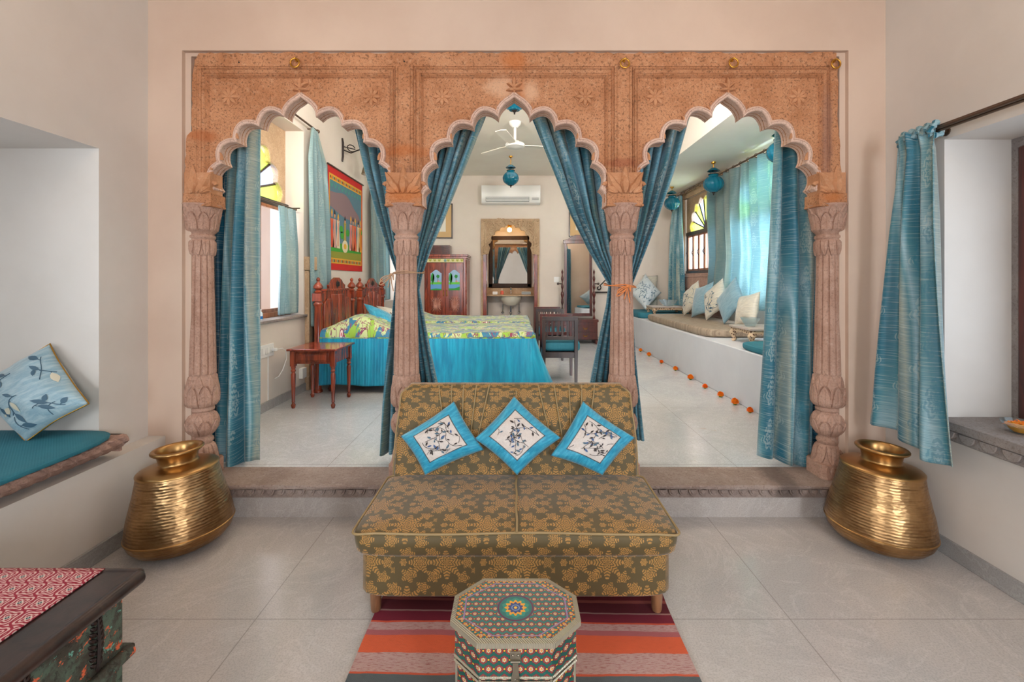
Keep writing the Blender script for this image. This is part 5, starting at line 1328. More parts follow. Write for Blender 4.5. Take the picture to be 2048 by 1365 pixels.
for sgn in (-1, 1):
    cxx, czz = wc + sgn*.345, wzt-.13
    for ring_ in (.03, .06, .09): b.tube([(cxx+ring_*math.cos(a), 8.238, czz+ring_*math.sin(a)) for a in [2*PI*i/20 for i in range(20)]], .009, 5, closed=True)
    for k in range(26):
        t_ = k/25; xx_ = wc + sgn*lerp(.06, .46, t_**.8); zc_ = (wzt-.06 - .0*t_) if t_ < .6 else lerp(wzt-.06, wlow+.05, (t_-.6)/.4)
        zc_ += rr.uniform(-.03, .02); a = rr.uniform(0, 6)
        if (xx_-wc)**2*1.4 + (zc_-(apz-.5))**2 < .20: continue
        b.leaf((min(max(xx_, wx0+.05), wx1-.05), 8.24, zc_), (math.cos(a), 0, math.sin(a)), (-math.sin(a), 0, math.cos(a)), (0, -1, 0), .08, .045, .018)
    for k in range(9):
        z_ = lerp(wlow, wzt-.25, k/8); b.leaf((wc+sgn*.455, 8.24, z_), (-sgn*.3, 0, .95), (.95, 0, sgn*.3), (0, -1, 0), .09, .05, .018)
for k in range(12): b.leaf((lerp(wx0+.05, wx1-.05, k/11), 8.24, wzt-.05), (.5, 0, .3), (-.3, 0, .5), (0, -1, 0), .10, .05, .014)
b.build('scroll_carving', M_STONE_S, dw)
for x0_, x1_ in ((wx0+.005, wx0+.035), (wx1-.035, wx1-.005)):
    b = MB(); b.box(x0_, x1_, 8.25, 8.34, PF, wlow-.03); b.build('stone_jamb', M_STONE_S, dw)
for x0_, x1_ in ((wx0+.037, wx0+.10), (wx1-.10, wx1-.037)):
    b = MB(); b.box(x0_, x1_, 8.25, 8.42, PF, wlow+.35); b.build('wooden_jamb', M_ROSE, dw, bevel=.004)
# ---- washroom mirror, counter, basin
md = 8.98; mx0, mx1, mz0, mz1 = PX(978, md), PX(1062, md), PZ(575, md), PZ(473, md)
wm = thing('wall_mirror', ((mx0+mx1)/2, 8.96, mz0), 'dark carved frame mirror on the washroom wall above the basin', 'mirror')
b = MB(); fw = .075
for a in ((mx0, mx1, mz0, mz0+fw), (mx0, mx1, mz1-fw, mz1), (mx0, mx0+fw, mz0, mz1), (mx1-fw, mx1, mz0, mz1)): b.box(a[0], a[1], 8.955, 8.99, a[2], a[3])
b.build('frame', stone('dark_carved_wood', (62, 46, 38), (44, 32, 28), (80, 60, 48), bs=1.0), wm, bevel=.008)
b = MB(); b.box(mx0+fw-.005, mx1-fw+.005, 8.966, 8.985, mz0+fw-.005, mz1-fw+.005); b.build('glass', M_MIRROR, wm, smooth=False)
wb = thing('wash_basin', (-.08, 8.75, .85), 'stone washbasin counter with half round bowl under the washroom mirror', 'basin')
cz_ = 1.02; 
b = MB(); pts = [(-.59, 8.98), (-.59, 8.60)] + [(-.08 + .50*math.cos(a), 8.62 + .14*math.sin(a)) for a in [PI + PI*i/16 for i in range(17)]] + [(.42, 8.60), (.42, 8.98)]
b.prism(pts, cz_-.03, cz_, 'z'); b.box(-.59, .42, 8.975, 8.99, cz_, cz_+.14); b.build('counter', M_STONE_S, wb, bevel=.004)
b = MB(); b.lathe([(0, .80), (.06, .80), (.14, .84), (.20, .93), (.215, .99)], (-.08, 8.72, 0), 32, cap=False); b.build('bowl', plain('cream_ceramic', (214, 208, 190), .2), wb)
for x in (-.56, .36):
    b = MB(); b.box(x, x+.03, 8.6, 8.97, PF, .99); b.build('support', M_STONE_G, wb)
b = MB(); b.tube([(-.08, 8.80, cz_), (-.08, 8.80, cz_+.09), (-.08, 8.77, cz_+.11), (-.08, 8.70, cz_+.10)], .012, 10); b.ball((-.08, 8.80, cz_+.115), .018, 12, 8); b.build('tap', M_CHROME, wb)
for dx in (-.16, 0, .16):
    b = MB(); b.tube([(-.08+dx, 8.75 if dx == 0 else 8.9, .80 if dx == 0 else .86), (-.08+dx, 8.75 if dx == 0 else 8.9, .58 if dx == 0 else .66)], .018 if dx == 0 else .008, 10); b.ball((-.08+dx, 8.74 if dx == 0 else 8.89, .66), .028, 12, 8); b.build('pipe', M_CHROME, wb)
t = thing('soap_dispenser', (.03-.06-.07, 8.68, cz_), 'soap dispenser with pink liquid on the washbasin counter', 'soap dispenser')
sxp = PX(1004, 8.6)
b = MB(); b.lathe([(0, cz_), (.03, cz_), (.033, cz_+.02), (.03, cz_+.06), (.012, cz_+.075), (0, cz_+.075)], (sxp, 8.62, 0), 20); b.build('bottle', plain('pink_soap', (226, 104, 84), .2), t)
b = MB(); b.tube([(sxp, 8.62, cz_+.07), (sxp, 8.62, cz_+.11), (sxp, 8.59, cz_+.11)], .006, 8); b.build('pump', M_WHITE, t)
b = MB(); b.box(PX(985, 8.6), PX(995, 8.6), 8.62, 8.70, cz_, cz_+.055); o = b.build('amenity_tray', M_WHITE, bevel=.006); tag(o, 'small white box at the left of the washbasin counter', 'box')
b = MB()
for k in range(3): b.box(PX(1043, 8.6), PX(1062, 8.6), 8.60, 8.74, cz_+.002+k*.018, cz_+.018+k*.018)
o = b.build('folded_towel', M_GREYWH, bevel=.007); tag(o, 'folded white towel at the right of the washbasin counter', 'towel')
wl = thing('wall_lamp', (PX(1019, 8.8), 8.9, PZ(465, 8.8)), 'lit round bulb lamp on the washroom wall above the mirror', 'lamp')
b = MB(); b.ball((PX(1019, 8.8), 8.80, PZ(460, 8.8)), .045, 20, 12); b.build('bulb', M_BULB, wl)
b = MB(); b.tube([(PX(1019, 8.8), 8.995, PZ(450, 8.8)), (PX(1019, 8.8), 8.84, PZ(452, 8.8)), (PX(1019, 8.8), 8.80, PZ(455, 8.8))], .012, 8); b.lathe([(0, 0), (.04, 0), (.04, .01), (0, .01)], (PX(1019, 8.8), 8.985, PZ(450, 8.8)), 16, ax='y'); b.build('arm', M_BRASSDK, wl)

# ---- cheval mirror
cm = thing('standing_mirror', (1.09, 8.0, PF), 'tall tilting mirror in dark red wood with drawers below near the back wall', 'mirror')
cd = 8.0; ml, mr = PX(1128.5, cd), PX(1184, cd); mb_, mt = PZ(632, cd), PZ(482, cd); mc = (ml+mr)/2
f = .045
M_ = []
b = MB(); b.box(ml, ml+f, -.018, .018, mb_, mt); b.box(mr-f, mr, -.018, .018, mb_, mt); b.box(ml, mr, -.018, .018, mb_, mb_+f); b.box(ml-.02, mr+.02, -.024, .024, mt-.05, mt+.012)
def rotm(mb, yaw, tilt, c):
    Mx = Matrix.Translation(c) @ Matrix.Rotation(yaw, 4, 'Z') @ Matrix.Rotation(tilt, 4, 'X') @ Matrix.Translation((-c[0], 0, -c[2]))
    mb.v = [tuple(Mx @ Vector(p)) for p in mb.v]; return mb
YAW, TILT, CC = math.radians(1.3), math.radians(-.9), (mc, cd, (mb_+mt)/2)
rotm(b, YAW, TILT, CC).build('mirror_frame', M_DARKRED, cm, bevel=.005)
b = MB(); b.prism([(ml-.01, mt+.01), (mr+.01, mt+.01), (mr-.06, mt+.03), (mc+.12, mt+.07), (mc+.05, mt+.105), (mc-.05, mt+.105), (mc-.12, mt+.07), (ml+.06, mt+.03)], -.015, .015); rotm(b, YAW, TILT, CC).build('crest', M_DARKRED, cm, bevel=.004)
b = MB(); b.box(ml+f-.004, mr-f+.004, -.008, .004, mb_+f-.004, mt-.046); rotm(b, YAW, TILT, CC).build('glass', M_MIRROR, cm, smooth=False)
for x in (ml-.035, mr+.035):
    b = MB(); z0_, z1_ = PZ(640, cd), PZ(538, cd); H = z1_-z0_; pr = [(0, z0_)]
    for i in range(41):
        t_ = i/40; pr.append((.017 + .007*math.sin(t_*38) + (.006 if .42 < t_ < .6 else 0), z0_ + H*t_*.93))
    pr += [(.018, z0_+H*.95), (.008, z0_+H*.97), (0, z1_)]
    b.lathe(pr, (x, cd, 0), 16); p_ = b.build('turned_post', M_DARKRED, cm)
    s_ = -1 if x < mc else 1
    b = MB(); zk = PZ(568, cd); b.tube([(x, cd, zk), (x+s_*.06, cd, zk)], .010, 8); b.ball((x+s_*.075, cd, zk), .022, 12, 8); b.build('pivot_knob', M_DARK, p_)
b = MB(); b.box(ml-.07, mr+.07, cd-.16, cd+.16, PF+.07, PZ(641, cd)); b.box(ml-.085, mr+.085, cd-.175, cd+.175, PZ(643, cd), PZ(638, cd)); b.build('base', M_DARKRED, cm, bevel=.004)
b = MB()
for s_ in (-1, 1): b.box(mc+s_*.30-.03, mc+s_*.30+.06*s_*1.0, cd-.20, cd+.20, PF, PF+.07)
b.build('foot', M_DARKRED, cm, bevel=.01)
for k in range(2):
    z0_ = PF+.085+k*.125; b = MB(); b.box(ml-.05, mr+.05, cd-.172, cd-.155, z0_, z0_+.112); dr = b.build('drawer', M_DARKRED, cm, bevel=.004)
    b = MB()
    for x in (mc-.10, mc+.10): b.tube([(x-.03, cd-.175, z0_+.07), (x-.02, cd-.19, z0_+.05), (x+.02, cd-.19, z0_+.05), (x+.03, cd-.175, z0_+.07)], .006, 8)
    b.build('handle', M_BRASSDK, dr)

# ---- armed stools at the foot of the beds
def stool(y0, y1, label):
    x0, x1 = .285, .665; t = thing('armed_stool', ((x0+x1)/2, (y0+y1)/2, PF), label, 'stool')
    for y in (y0, y1):
        fr_ = MB(); fr_.box(x0, x1, y-.012, y+.012, .855, .90); fr_.box(x0+.02, x1-.02, y-.01, y+.01, .655, .692); mt_ = M_DARK if y == y0 else M_DARKRED
        a = fr_.build('arm_panel', mt_, t, bevel=.003)
        for k in range(6):
            x = lerp(x0+.055, x1-.055, k/5); s_ = MB(); s_.box(x-.009, x+.009, y-.006, y+.006, .69, .857); s_.build('slat', mt_, a)
        for x in (x0+.02, x1-.02):
            l = MB(); l.prism([(x-.02, .87), (x+.02, .87), (x+.018, .5), (x+.014, PF), (x-.014, PF), (x-.018, .5)], y-.018, y+.018); l.build('leg', mt_, t, bevel=.003)
    b = MB(); b.box(x0+.02, x1-.02, y0-.008, y0+.012, .465, .525); b.box(x0+.02, x1-.02, y1-.01, y1+.01, .465, .525); b.box(x0+.01, x0+.03, y0, y1, .465, .525); b.box(x1-.03, x1-.01, y0, y1, .465, .525); b.box(x0+.02, x1-.02, y0, y1, .50, .525); b.build('seat_frame', M_DARK, t, bevel=.003)
    g = rbox_fn(x0+.02, x1+.03, y0+.022, y1-.022, .527, .64, .035, .01); b = MB(); b.grid(g, 60, 30, closeu=True, uvfn=lambda u, v: (g(u, v)[0], g(u, v)[1])); b.build('cushion', M_TMAT, t)
    b = MB()
stool(4.81, 5.24, 'nearer dark wood armed stool with teal cushion at the foot of the beds')
stool(6.22, 6.66, 'farther dark wood armed stool with teal cushion at the foot of the beds')

# ---- pichwai-like wall cloth
pt = thing('wall_hanging', (-2.075, 5.63, 1.40), 'painted cloth hanging with robed figures under a dark hill and red border', 'painting')
def PQ(u, v): return (5.06 + 1.14*u, 1.405 + 1.17*v)
b = MB(); cc = {k: plain('cloth_'+k, v, .85) for k, v in dict(red=(190, 34, 30), gold=(214, 158, 50), sky=(84, 118, 134), hill=(132, 108, 112), green=(60, 148, 50), olive=(140, 140, 50), skin=(196, 140, 104), orange=(206, 102, 66), pink=(196, 150, 146), dark=(40, 34, 40), cream=(214, 200, 170), teal=(70, 140, 130)).items()}
keys = list(cc)
def poly(pts, col, lay): b.prism([PQ(*p) for p in pts], -2.082 + lay*.0006, -2.0815 + lay*.0006, 'x', keys.index(col))
R_ = lambda u0, v0, u1, v1: [(u0, v0), (u1, v0), (u1, v1), (u0, v1)]
poly(R_(0, 0, 1, 1), 'red', 1); poly(R_(.03, .065, .97, .935), 'gold', 2); poly(R_(.045, .12, .955, .875), 'sky', 3)
poly([(.045, .12), (.955, .12), (.955, .34), (.7, .27), (.4, .28), (.2, .26), (.045, .27)], 'green', 4)
poly([(.045, .12), (.955, .12), (.955, .20), (.5, .19), (.045, .18)], 'olive', 5)
poly([(.045, .62), (.2, .585), (.45, .545), (.75, .545), (.93, .555), (.86, .63), (.72, .68), (.58, .76), (.48, .79), (.38, .795), (.2, .77), (.045, .76)], 'hill', 4)
for k in range(10): u = .09 + k*.092; poly([(u-.035, .875)] + [(u + .035*math.cos(a), .875 + .07*math.sin(a)) for a in [PI + PI*i/6 for i in range(7)]], 'teal', 5)
for k in range(10): u = .09 + k*.092; poly([(u-.02, .875)] + [(u + .02*math.cos(a), .875 + .04*math.sin(a)) for a in [PI + PI*i/6 for i in range(7)]], 'sky', 6)
for k in range(26): poly(R_(.05+k*.035, .078, .068+k*.035, .105), ('dark', 'red', 'teal')[k % 3], 5); poly(R_(.05+k*.035, .89, .068+k*.035, .915), ('dark', 'red', 'teal')[k % 3], 5)
rr = random.Random(2)
for k, (u, c1) in enumerate(((.09, 'orange'), (.16, 'pink'), (.25, 'cream'), (.44, 'olive'), (.61, 'pink'), (.68, 'orange'), (.75, 'orange'), (.85, 'cream'), (.92, 'gold'))):
    w_ = .044; hT = .54 + rr.uniform(-.02, .01)
    poly([(u-w_*1.2, .22), (u+w_*1.2, .22), (u+w_*.55, .42), (u+w_*.8, .50), (u-w_*.8, .50), (u-w_*.55, .42)], c1, 7)
    poly([(u + .020*math.cos(a), hT - .01 + .028*math.sin(a)) for a in [2*PI*i/10 for i in range(10)]], 'skin', 8)
    poly([(u-.022, hT), (u+.022, hT), (u+.012, hT+.03), (u, hT+.05), (u-.012, hT+.03)], 'dark' if k % 2 else 'gold', 9)
    poly([(u-w_*.3, .24), (u+w_*.1, .24), (u+w_*.2, .48), (u-w_*.1, .48)], 'skin' if k % 2 else 'red', 8)
poly([(.44 + .085*math.cos(a), .25 + .065*math.sin(a)) for a in [2*PI*i/18 for i in range(18)]], 'cream', 9); poly([(.44 + .04*math.cos(a), .25 + .03*math.sin(a)) for a in [2*PI*i/12 for i in range(12)]], 'gold', 10)
for u, v in ((.34, .42), (.52, .40), (.93, .45), (.36, .36)): poly([(u + .05*math.cos(a), v + .04*math.sin(a)) for a in [2*PI*i/9 for i in range(9)]], 'green', 6)
b.build('painted_cloth', [cc[k] for k in keys], pt, smooth=False)
b = MB(); b.tube([(-2.075, 5.04, 2.585), (-2.075, 6.22, 2.585)], .010, 8); b.build('hanging_rod', M_DARK, pt)

# ---- wall sconce
ws = thing('wall_sconce', (-2.08, 5.49, 2.75), 'iron scroll wall lamp with clear glass shade above the wall hanging', 'lamp')
b = MB(); b.tube([(-2.085, 5.49, 3.0), (-2.075, 5.49, 2.95), (-2.075, 5.49, 2.78), (-2.085, 5.49, 2.72)], .012, 8)
b.tube([(-2.07, 5.49, 2.86), (-2.0, 5.55, 2.84), (-1.95, 5.62, 2.89), (-1.92, 5.70, 2.93), (-1.88, 5.78, 2.90), (-1.87, 5.82, 2.84)], .008, 8)
b.tube([(-2.07, 5.49, 2.9)] + [(-2.0+.03*math.cos(a), 5.54+.05*math.cos(a)+.02, 2.90+.04*math.sin(a)) for a in [i*.5 for i in range(12)]], .006, 6); b.build('scroll_arm', M_IRON, ws)
b = MB(); b.lathe([(.03, 2.84), (.045, 2.82), (.06, 2.76), (.085, 2.66), (.09, 2.64), (.086, 2.64), (.056, 2.75), (.04, 2.81)], (-1.87, 5.82, 0), 24, cap=False, rfn=lambda a, z, r: r*.04*math.sin(a*8)); b.build('glass_shade', tinted('frosted_shade', (214, 208, 196), .5), ws)
b = MB(); b.lathe([(0, 2.85), (.03, 2.85), (.034, 2.82), (.02, 2.80), (0, 2.80)], (-1.87, 5.82, 0), 16); b.build('lamp_holder', M_BRASSDK, ws)

# ---- left side curtains
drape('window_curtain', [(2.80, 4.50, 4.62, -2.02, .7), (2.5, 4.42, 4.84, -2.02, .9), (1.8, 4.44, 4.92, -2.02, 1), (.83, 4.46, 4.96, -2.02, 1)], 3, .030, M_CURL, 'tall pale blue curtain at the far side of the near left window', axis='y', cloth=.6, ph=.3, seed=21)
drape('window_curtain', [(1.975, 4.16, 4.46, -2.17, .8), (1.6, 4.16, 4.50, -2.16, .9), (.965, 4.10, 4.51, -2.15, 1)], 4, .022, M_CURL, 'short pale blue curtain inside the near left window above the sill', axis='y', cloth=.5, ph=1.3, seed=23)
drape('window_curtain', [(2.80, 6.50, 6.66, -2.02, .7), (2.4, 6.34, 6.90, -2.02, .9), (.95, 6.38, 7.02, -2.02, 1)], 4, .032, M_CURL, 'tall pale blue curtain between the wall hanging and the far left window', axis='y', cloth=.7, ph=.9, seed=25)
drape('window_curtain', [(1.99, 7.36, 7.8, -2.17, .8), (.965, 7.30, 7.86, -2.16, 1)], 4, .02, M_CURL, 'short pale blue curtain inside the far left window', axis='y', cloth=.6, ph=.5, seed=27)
def rod(name, x, y0, y1, z, label, r=.010, rings=0):
    t = thing(name, (x, (y0+y1)/2, z), label, 'rod'); b = MB(); b.tube([(x, y0, z), (x, y1, z)], r, 10); b.build('rail', M_ROD, t)
    b = MB()
    for y in (y0, y1): b.ball((x, y, z), r*2.1, 12, 8)
    b.build('finial', M_ROD, t); wx = BWL if x < 0 else 2.9
    for y in (y0+.08, y1-.08):
        b = MB(); b.tube([(x, y, z), (wx, y, z)], .006, 6); b.build('bracket', M_ROD, t)
    for k in range(rings):
        y = lerp(y0+.1, y1-.1, k/(rings-1)); b = MB(); b.tube([(x+.02*math.cos(a), y, z-.005+.024*math.sin(a)) for a in [2*PI*i/14 for i in range(14)]], .0035, 5, closed=True); b.build('ring', M_ROD, t)
    return t
rod('curtain_rod', -2.02, 2.85, 4.66, 2.81, 'bronze curtain rod above the near left window')
rod('curtain_rod', -2.02, 6.3, 8.2, 2.81, 'bronze curtain rod above the far left window')
rod('curtain_rod', -2.17, 3.02, 4.5, 1.985, 'thin bronze curtain rod across the middle of the near left window', .007)
rod('curtain_rod', 2.79, 3.9, 8.25, 2.735, 'long bronze curtain rod with rings along the right wall', .012, 24)
# ---- right side curtains
drape('window_curtain', [(2.72, 7.62, 7.95, 2.79, .7), (2.2, 7.62, 8.1, 2.79, .9), (.80, 7.50, 8.15, 2.78, 1)], 5, .035, M_CUR, 'teal curtain gathered at the far right corner of the sitting platform', axis='y', cloth=1.0, ph=.3, seed=31)
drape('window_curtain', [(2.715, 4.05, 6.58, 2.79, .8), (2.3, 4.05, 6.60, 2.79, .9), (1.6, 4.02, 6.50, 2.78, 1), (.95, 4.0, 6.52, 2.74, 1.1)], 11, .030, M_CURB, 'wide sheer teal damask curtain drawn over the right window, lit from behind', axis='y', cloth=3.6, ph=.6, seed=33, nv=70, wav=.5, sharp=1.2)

# ---- sitting platform
mat('mattress', 2.02, 2.82, 4.80, 7.12, .679, .765, M_MATTR, 'long grey brown woven mattress laid on the white sitting platform', 'mattress')
mat('seat_mat', 2.0, 2.84, 7.30, 8.24, .677, .765, M_TMAT, 'teal mat at the far end of the sitting platform', 'mat')
mat('seat_mat', 2.0, 2.84, 2.80, 4.12, .677, .735, M_TMAT, 'teal mat at the near end of the sitting platform', 'mat')
GW = dict(nst=16, lo=.06, hi=.94, lw=.07, r=.0022, palette=(1, 1, 2), seed=11)
cushion('floral_cushion', [W(1291, 621, 7.75), W(1323, 586, 7.95), W(1291, 548, 8.1), W(1259, 586, 7.95)], .08, M_GREYWH, 'large grey floral cushion leaning in the far corner of the platform', seed=12, emb=(GW, [M_THRS, M_THRS, M_THRS]), n=24)
cushion('back_cushion', [W(1286, 618, 8.12), W(1315, 618, 8.12), W(1315, 551, 8.24), W(1286, 551, 8.24)], .05, M_CREAMC, 'plain cream square cushion upright behind the grey floral one', seed=13, n=20)
GC = dict(nst=10, lo=.08, hi=.92, lw=.11, r=.002, palette=(1, 2, 2), seed=21)
def leaner(y, label, m, seed, s=.42, emb=None, rot=.5, x0=2.56):
    c = Vector((x0, y, .755 + s*.60)); U = Vector((.28, .0, .96)).normalized(); V = Vector((-.10, 1, 0)).normalized()
    a, b_ = math.cos(rot), math.sin(rot); P1 = U*a + V*b_; P2 = V*a - U*b_; h = s/2
    low = min((p).z for p in (c-P1*h-P2*h, c-P1*h+P2*h, c+P1*h-P2*h, c+P1*h+P2*h)); c.z += .760 - low
    cushion('back_cushion', [c-P1*h+P2*h, c-P1*h-P2*h, c+P1*h-P2*h, c+P1*h+P2*h], .065, m, label, seed=seed, emb=emb, n=22)
leaner(6.62, 'cream leaf cushion farthest along the row on the mattress', M_CREAMC, 41, .40, (GC, [M_THRS, M_THRS, M_THRP]), .55)
leaner(6.22, 'plain dusty blue cushion between two cream leaf cushions on the mattress', M_DUSTY, 42, .44, None, .25)
leaner(5.84, 'cream leaf cushion nearer than the plain dusty blue cushion on the mattress', M_CREAMC, 43, .42, (dict(GC, seed=23), [M_THRS, M_THRS, M_THRP]), .6)
leaner(5.42, 'darker dusty blue cushion beside the near low table', M_DUSTY, 44, .42, None, .85)
leaner(5.02, 'cream cushion half hidden behind the right hanging curtain', M_CREAMC, 45, .36, None, .2)
cushion('floral_cushion', [(2.35, 2.86, .745), (2.62, 3.05, .98), (2.40, 3.05, 1.22), (2.08, 2.92, .99)], .07, M_GREYWH, 'grey floral cushion at the near end of the platform, seen in the mirror', seed=14, n=20)
M_INLAY = Mat('carved_inlay_wood', rough=.5); p_ = M_INLAY.pos(); v_ = M_INLAY.voro(p_, 42); M_INLAY.col(M_INLAY.mix(v_.sstep(.30, .45), srgb(84, 48, 32), srgb(190, 166, 136))); M_INLAY.bump(v_, .5, .004); M_INLAY = M_INLAY.m
M_TABT = plain('grey_painted_table_top', (172, 160, 150), .5)
def lowtable(x0, x1, y0, y1, zb, zt, label):
    t = thing('low_table', ((x0+x1)/2, (y0+y1)/2, zb), label, 'table')
    b = MB(); b.box(x0, x1, y0, y1, zt-.022, zt); b.build('table_top', M_TABT, t, bevel=.004)
    b = MB(); b.box(x0+.015, x1-.015, y0+.015, y1-.015, zt-.058, zt-.022); b.build('apron', M_INLAY, t, bevel=.004)
    for x, y, sx_, sy_ in ((x0+.04, y0+.04, -1, -1), (x1-.04, y0+.04, 1, -1), (x0+.04, y1-.04, -1, 1), (x1-.04, y1-.04, 1, 1)):
        H = zt-.05-zb; b = MB(); b.tube([(x, y, zt-.05), (x+sx_*.012, y+sy_*.012, zb+H*.75), (x+sx_*.006, y+sy_*.006, zb+H*.4), (x-sx_*.004, y-sy_*.004, zb+H*.2), (x+sx_*.012, y+sy_*.012, zb+.004)], [.034, .036, .020, .016, .022], 12)
        b.box(x-.028, x+.028, y-.028, y+.028, zt-.075, zt-.04); b.build('leg', M_INLAY, t)
lowtable(2.17, 2.80, 4.20, 4.62, .677, .838, 'nearer low carved table with curved legs on the sitting platform')
lowtable(2.17, 2.70, 7.10+.05, 7.55, .765, .875, 'farther low carved table on the sitting platform by the corner curtain')
M_BOWLC = tinted('cut_glass', (236, 242, 244), .18)
glass_bowl(2.275, 4.40, .838, .085, .085, 'clear cut glass bowl on the nearer low table', m=M_BOWLC)
glass_bowl(2.47, 7.33, .875, .135, .10, 'clear square glass bowl on the farther low table', sq=True, m=M_BOWLC)

# ---- marigolds along the platform
def marigold(x, y, z, r, label, seed):
    t = thing('marigold', (x, y, z), label, 'flower', group='orange marigold heads along the foot of the platform')
    q = random.Random(seed); b = MB()
    b.ball((x, y, z+r*.75), r*.72, 14, 9, sc=(1, 1, .9))
    for k in range(90):
        ph = math.acos(1 - (k+.5)/90*1.55); th = k*2.399; d_ = Vector((math.sin(ph)*math.cos(th), math.sin(ph)*math.sin(th), math.cos(ph)))
        side = d_.cross(Vector((0, 0, 1)));  side = side.normalized() if side.length > .01 else Vector((1, 0, 0)); up = side.cross(d_).normalized()
        o = Vector((x, y, z+r*.75)) + d_*r*.55; b.leaf(o, (d_*.8 + up*.35).normalized(), side, up, r*q.uniform(.42, .58), r*.42, r*.08, mi=q.randrange(2))
    b.build('petals', [M_MARI, M_MARI2] if seed % 3 else [M_MARI2, M_MARI2], t)
    b = MB(); b.lathe([(0, z+.001), (r*.35, z+.001), (r*.45, z+r*.3), (0, z+r*.3)], (x, y, 0), 12); b.build('calyx', M_LEAFP, t)
mp = [(1281, 701), (1298, 710), (1323, 724), (1351, 738), (1381, 756), (1410, 773), (1441, 790), (1470, 805), (1500, 821)]
names = ['farthest', 'second farthest', 'third farthest', 'fourth farthest', 'middle', 'fourth nearest', 'third nearest', 'second nearest', 'nearest']
for i, (x, y) in enumerate(mp):
    dep = FPX*(EYE-PF-.022)/(y-VY); marigold(PX(x, dep), dep, PF, .031 + .004*math.sin(i*2.1), f'{names[i]} orange marigold head on the floor along the white platform', i+1)
for i, dep in enumerate((3.50, 3.28)): marigold(1.915, dep, PF, .032, ('orange marigold head just beyond the right hanging curtain', 'orange marigold head behind the right hanging curtain')[i], i+21)

# ---- pendant lamps
def pendant(x, y, zc, zg, label, r=.118):
    t = thing('pendant_lamp', (x, y, zc), label, 'lamp')
    b = MB(); b.lathe([(0, -.002), (.03, -.002), (.026, -.02), (.008, -.03), (0, -.03)], (x, y, zc), 16); b.tube([(x, y, zc-.02), (x, y, zg+r*1.75)], .006, 8); b.build('ceiling_mount', M_BRASSDK, t)
    b = MB(); b.lathe([(.012, r*1.78), (.03, r*1.72), (.075, r*1.42), (.078, r*1.38), (.03, r*1.62), (.010, r*1.70)], (x, y, zg), 28, cap=False, rfn=lambda a, z, rr: rr*.05*math.sin(a*8)); b.build('smoke_cap', M_LAMPG, t)
    b = MB()
    for k in range(3):
        a = 2*PI*k/3 + .3; b.tube([(x, y, zg+r*1.7), (x+.052*math.cos(a), y+.052*math.sin(a), zg+r*1.02)], .0025, 5)
    b.lathe([(.05, r*.98), (.064, r*1.0), (.064, r*1.06), (.05, r*1.08)], (x, y, zg), 24, cap=False); b.build('chain', M_IRON, t)
    b = MB(); prf = [(.052, r*1.0), (.058, r*.92)] + [(r*math.sin(a)*1.0 if math.sin(a)*r > .045 else .045, r*.92*math.cos(a)) for a in [lerp(.48, PI-.12, i/16) for i in range(17)]] + [(.012, -r*.95)]
    b.lathe(prf, (x, y, zg), 64, cap=False, rfn=lambda a, z, rr: rr*.07*abs(math.sin(a*7 + z*14))); b.build('glass_globe', M_LAMPG, t)
    b = MB(); b.lathe([(0, -r*1.24), (.008, -r*1.2), (.006, -r*1.1), (.018, -r*1.0), (.03, -r*.9), (.02, -r*.86), (0, -r*.86)], (x, y, zg), 16); b.build('finial', M_IRON, t)
pendant(PX(1021.5, 7.0), 7.0, 3.2, PZ(357, 7.0), 'turquoise glass pendant lamp in front of the air conditioner')
pendant(PX(1029, 3.97), 3.97, 3.2, PZ(196, 3.97), 'turquoise glass pendant lamp peeping below the middle arch point')
pendant(PX(1427, 5.85), 5.85, 2.81, PZ(368, 5.85), 'turquoise glass pendant lamp over the sitting platform before the drawn curtain')
pendant(PX(1344, 7.4), 7.4, 2.81, PZ(407, 7.4), 'turquoise glass pendant lamp over the far corner of the platform')
pendant(PX(1562, 4.35), 4.35, 2.81, PZ(304, 4.35), 'turquoise glass pendant lamp mostly hidden by the right hanging curtain')

# ---- ceiling fan
fn = thing('ceiling_fan', (0, 5.55, 3.0), 'white ceiling fan with three blades in the bedroom', 'fan')
fz_ = PZ(291, 5.5)
b = MB(); b.lathe([(0, 3.2), (.075, 3.2), (.07, 3.17), (.03, 3.13), (0, 3.13)], (0, 5.5, 0), 28); b.tube([(0, 5.5, 3.15), (0, 5.5, fz_)], .016, 12); b.build('downrod', M_WHITE, fn)
b = MB(); b.lathe([(0, fz_+.06), (.05, fz_+.05), (.06, fz_+.03), (.11, fz_+.02), (.12, fz_), (.11, fz_-.02), (.04, fz_-.035), (0, fz_-.04)], (0, 5.5, 0), 36); b.build('motor', M_WHITE, fn)
for k in range(3):
    a = 2*PI*k/3 + .25; u = Vector((math.cos(a), math.sin(a), 0)); v_ = Vector((-math.sin(a), math.cos(a), .07)).normalized(); c0 = Vector((0, 5.5, fz_))
    b = MB(); q = [c0+u*.10-v_*.03, c0+u*.18-v_*.06, c0+u*.56-v_*.07, c0+u*.585, c0+u*.56+v_*.06, c0+u*.18+v_*.05, c0+u*.10+v_*.03]; nn = u.cross(v_)*.004
    b.add([p+nn for p in q]+[p-nn for p in q], [tuple(range(7)), tuple(range(13, 6, -1))] + [(i, (i+1) % 7, (i+1) % 7+7, i+7) for i in range(7)]); b.build('blade', M_CEIL, fn)

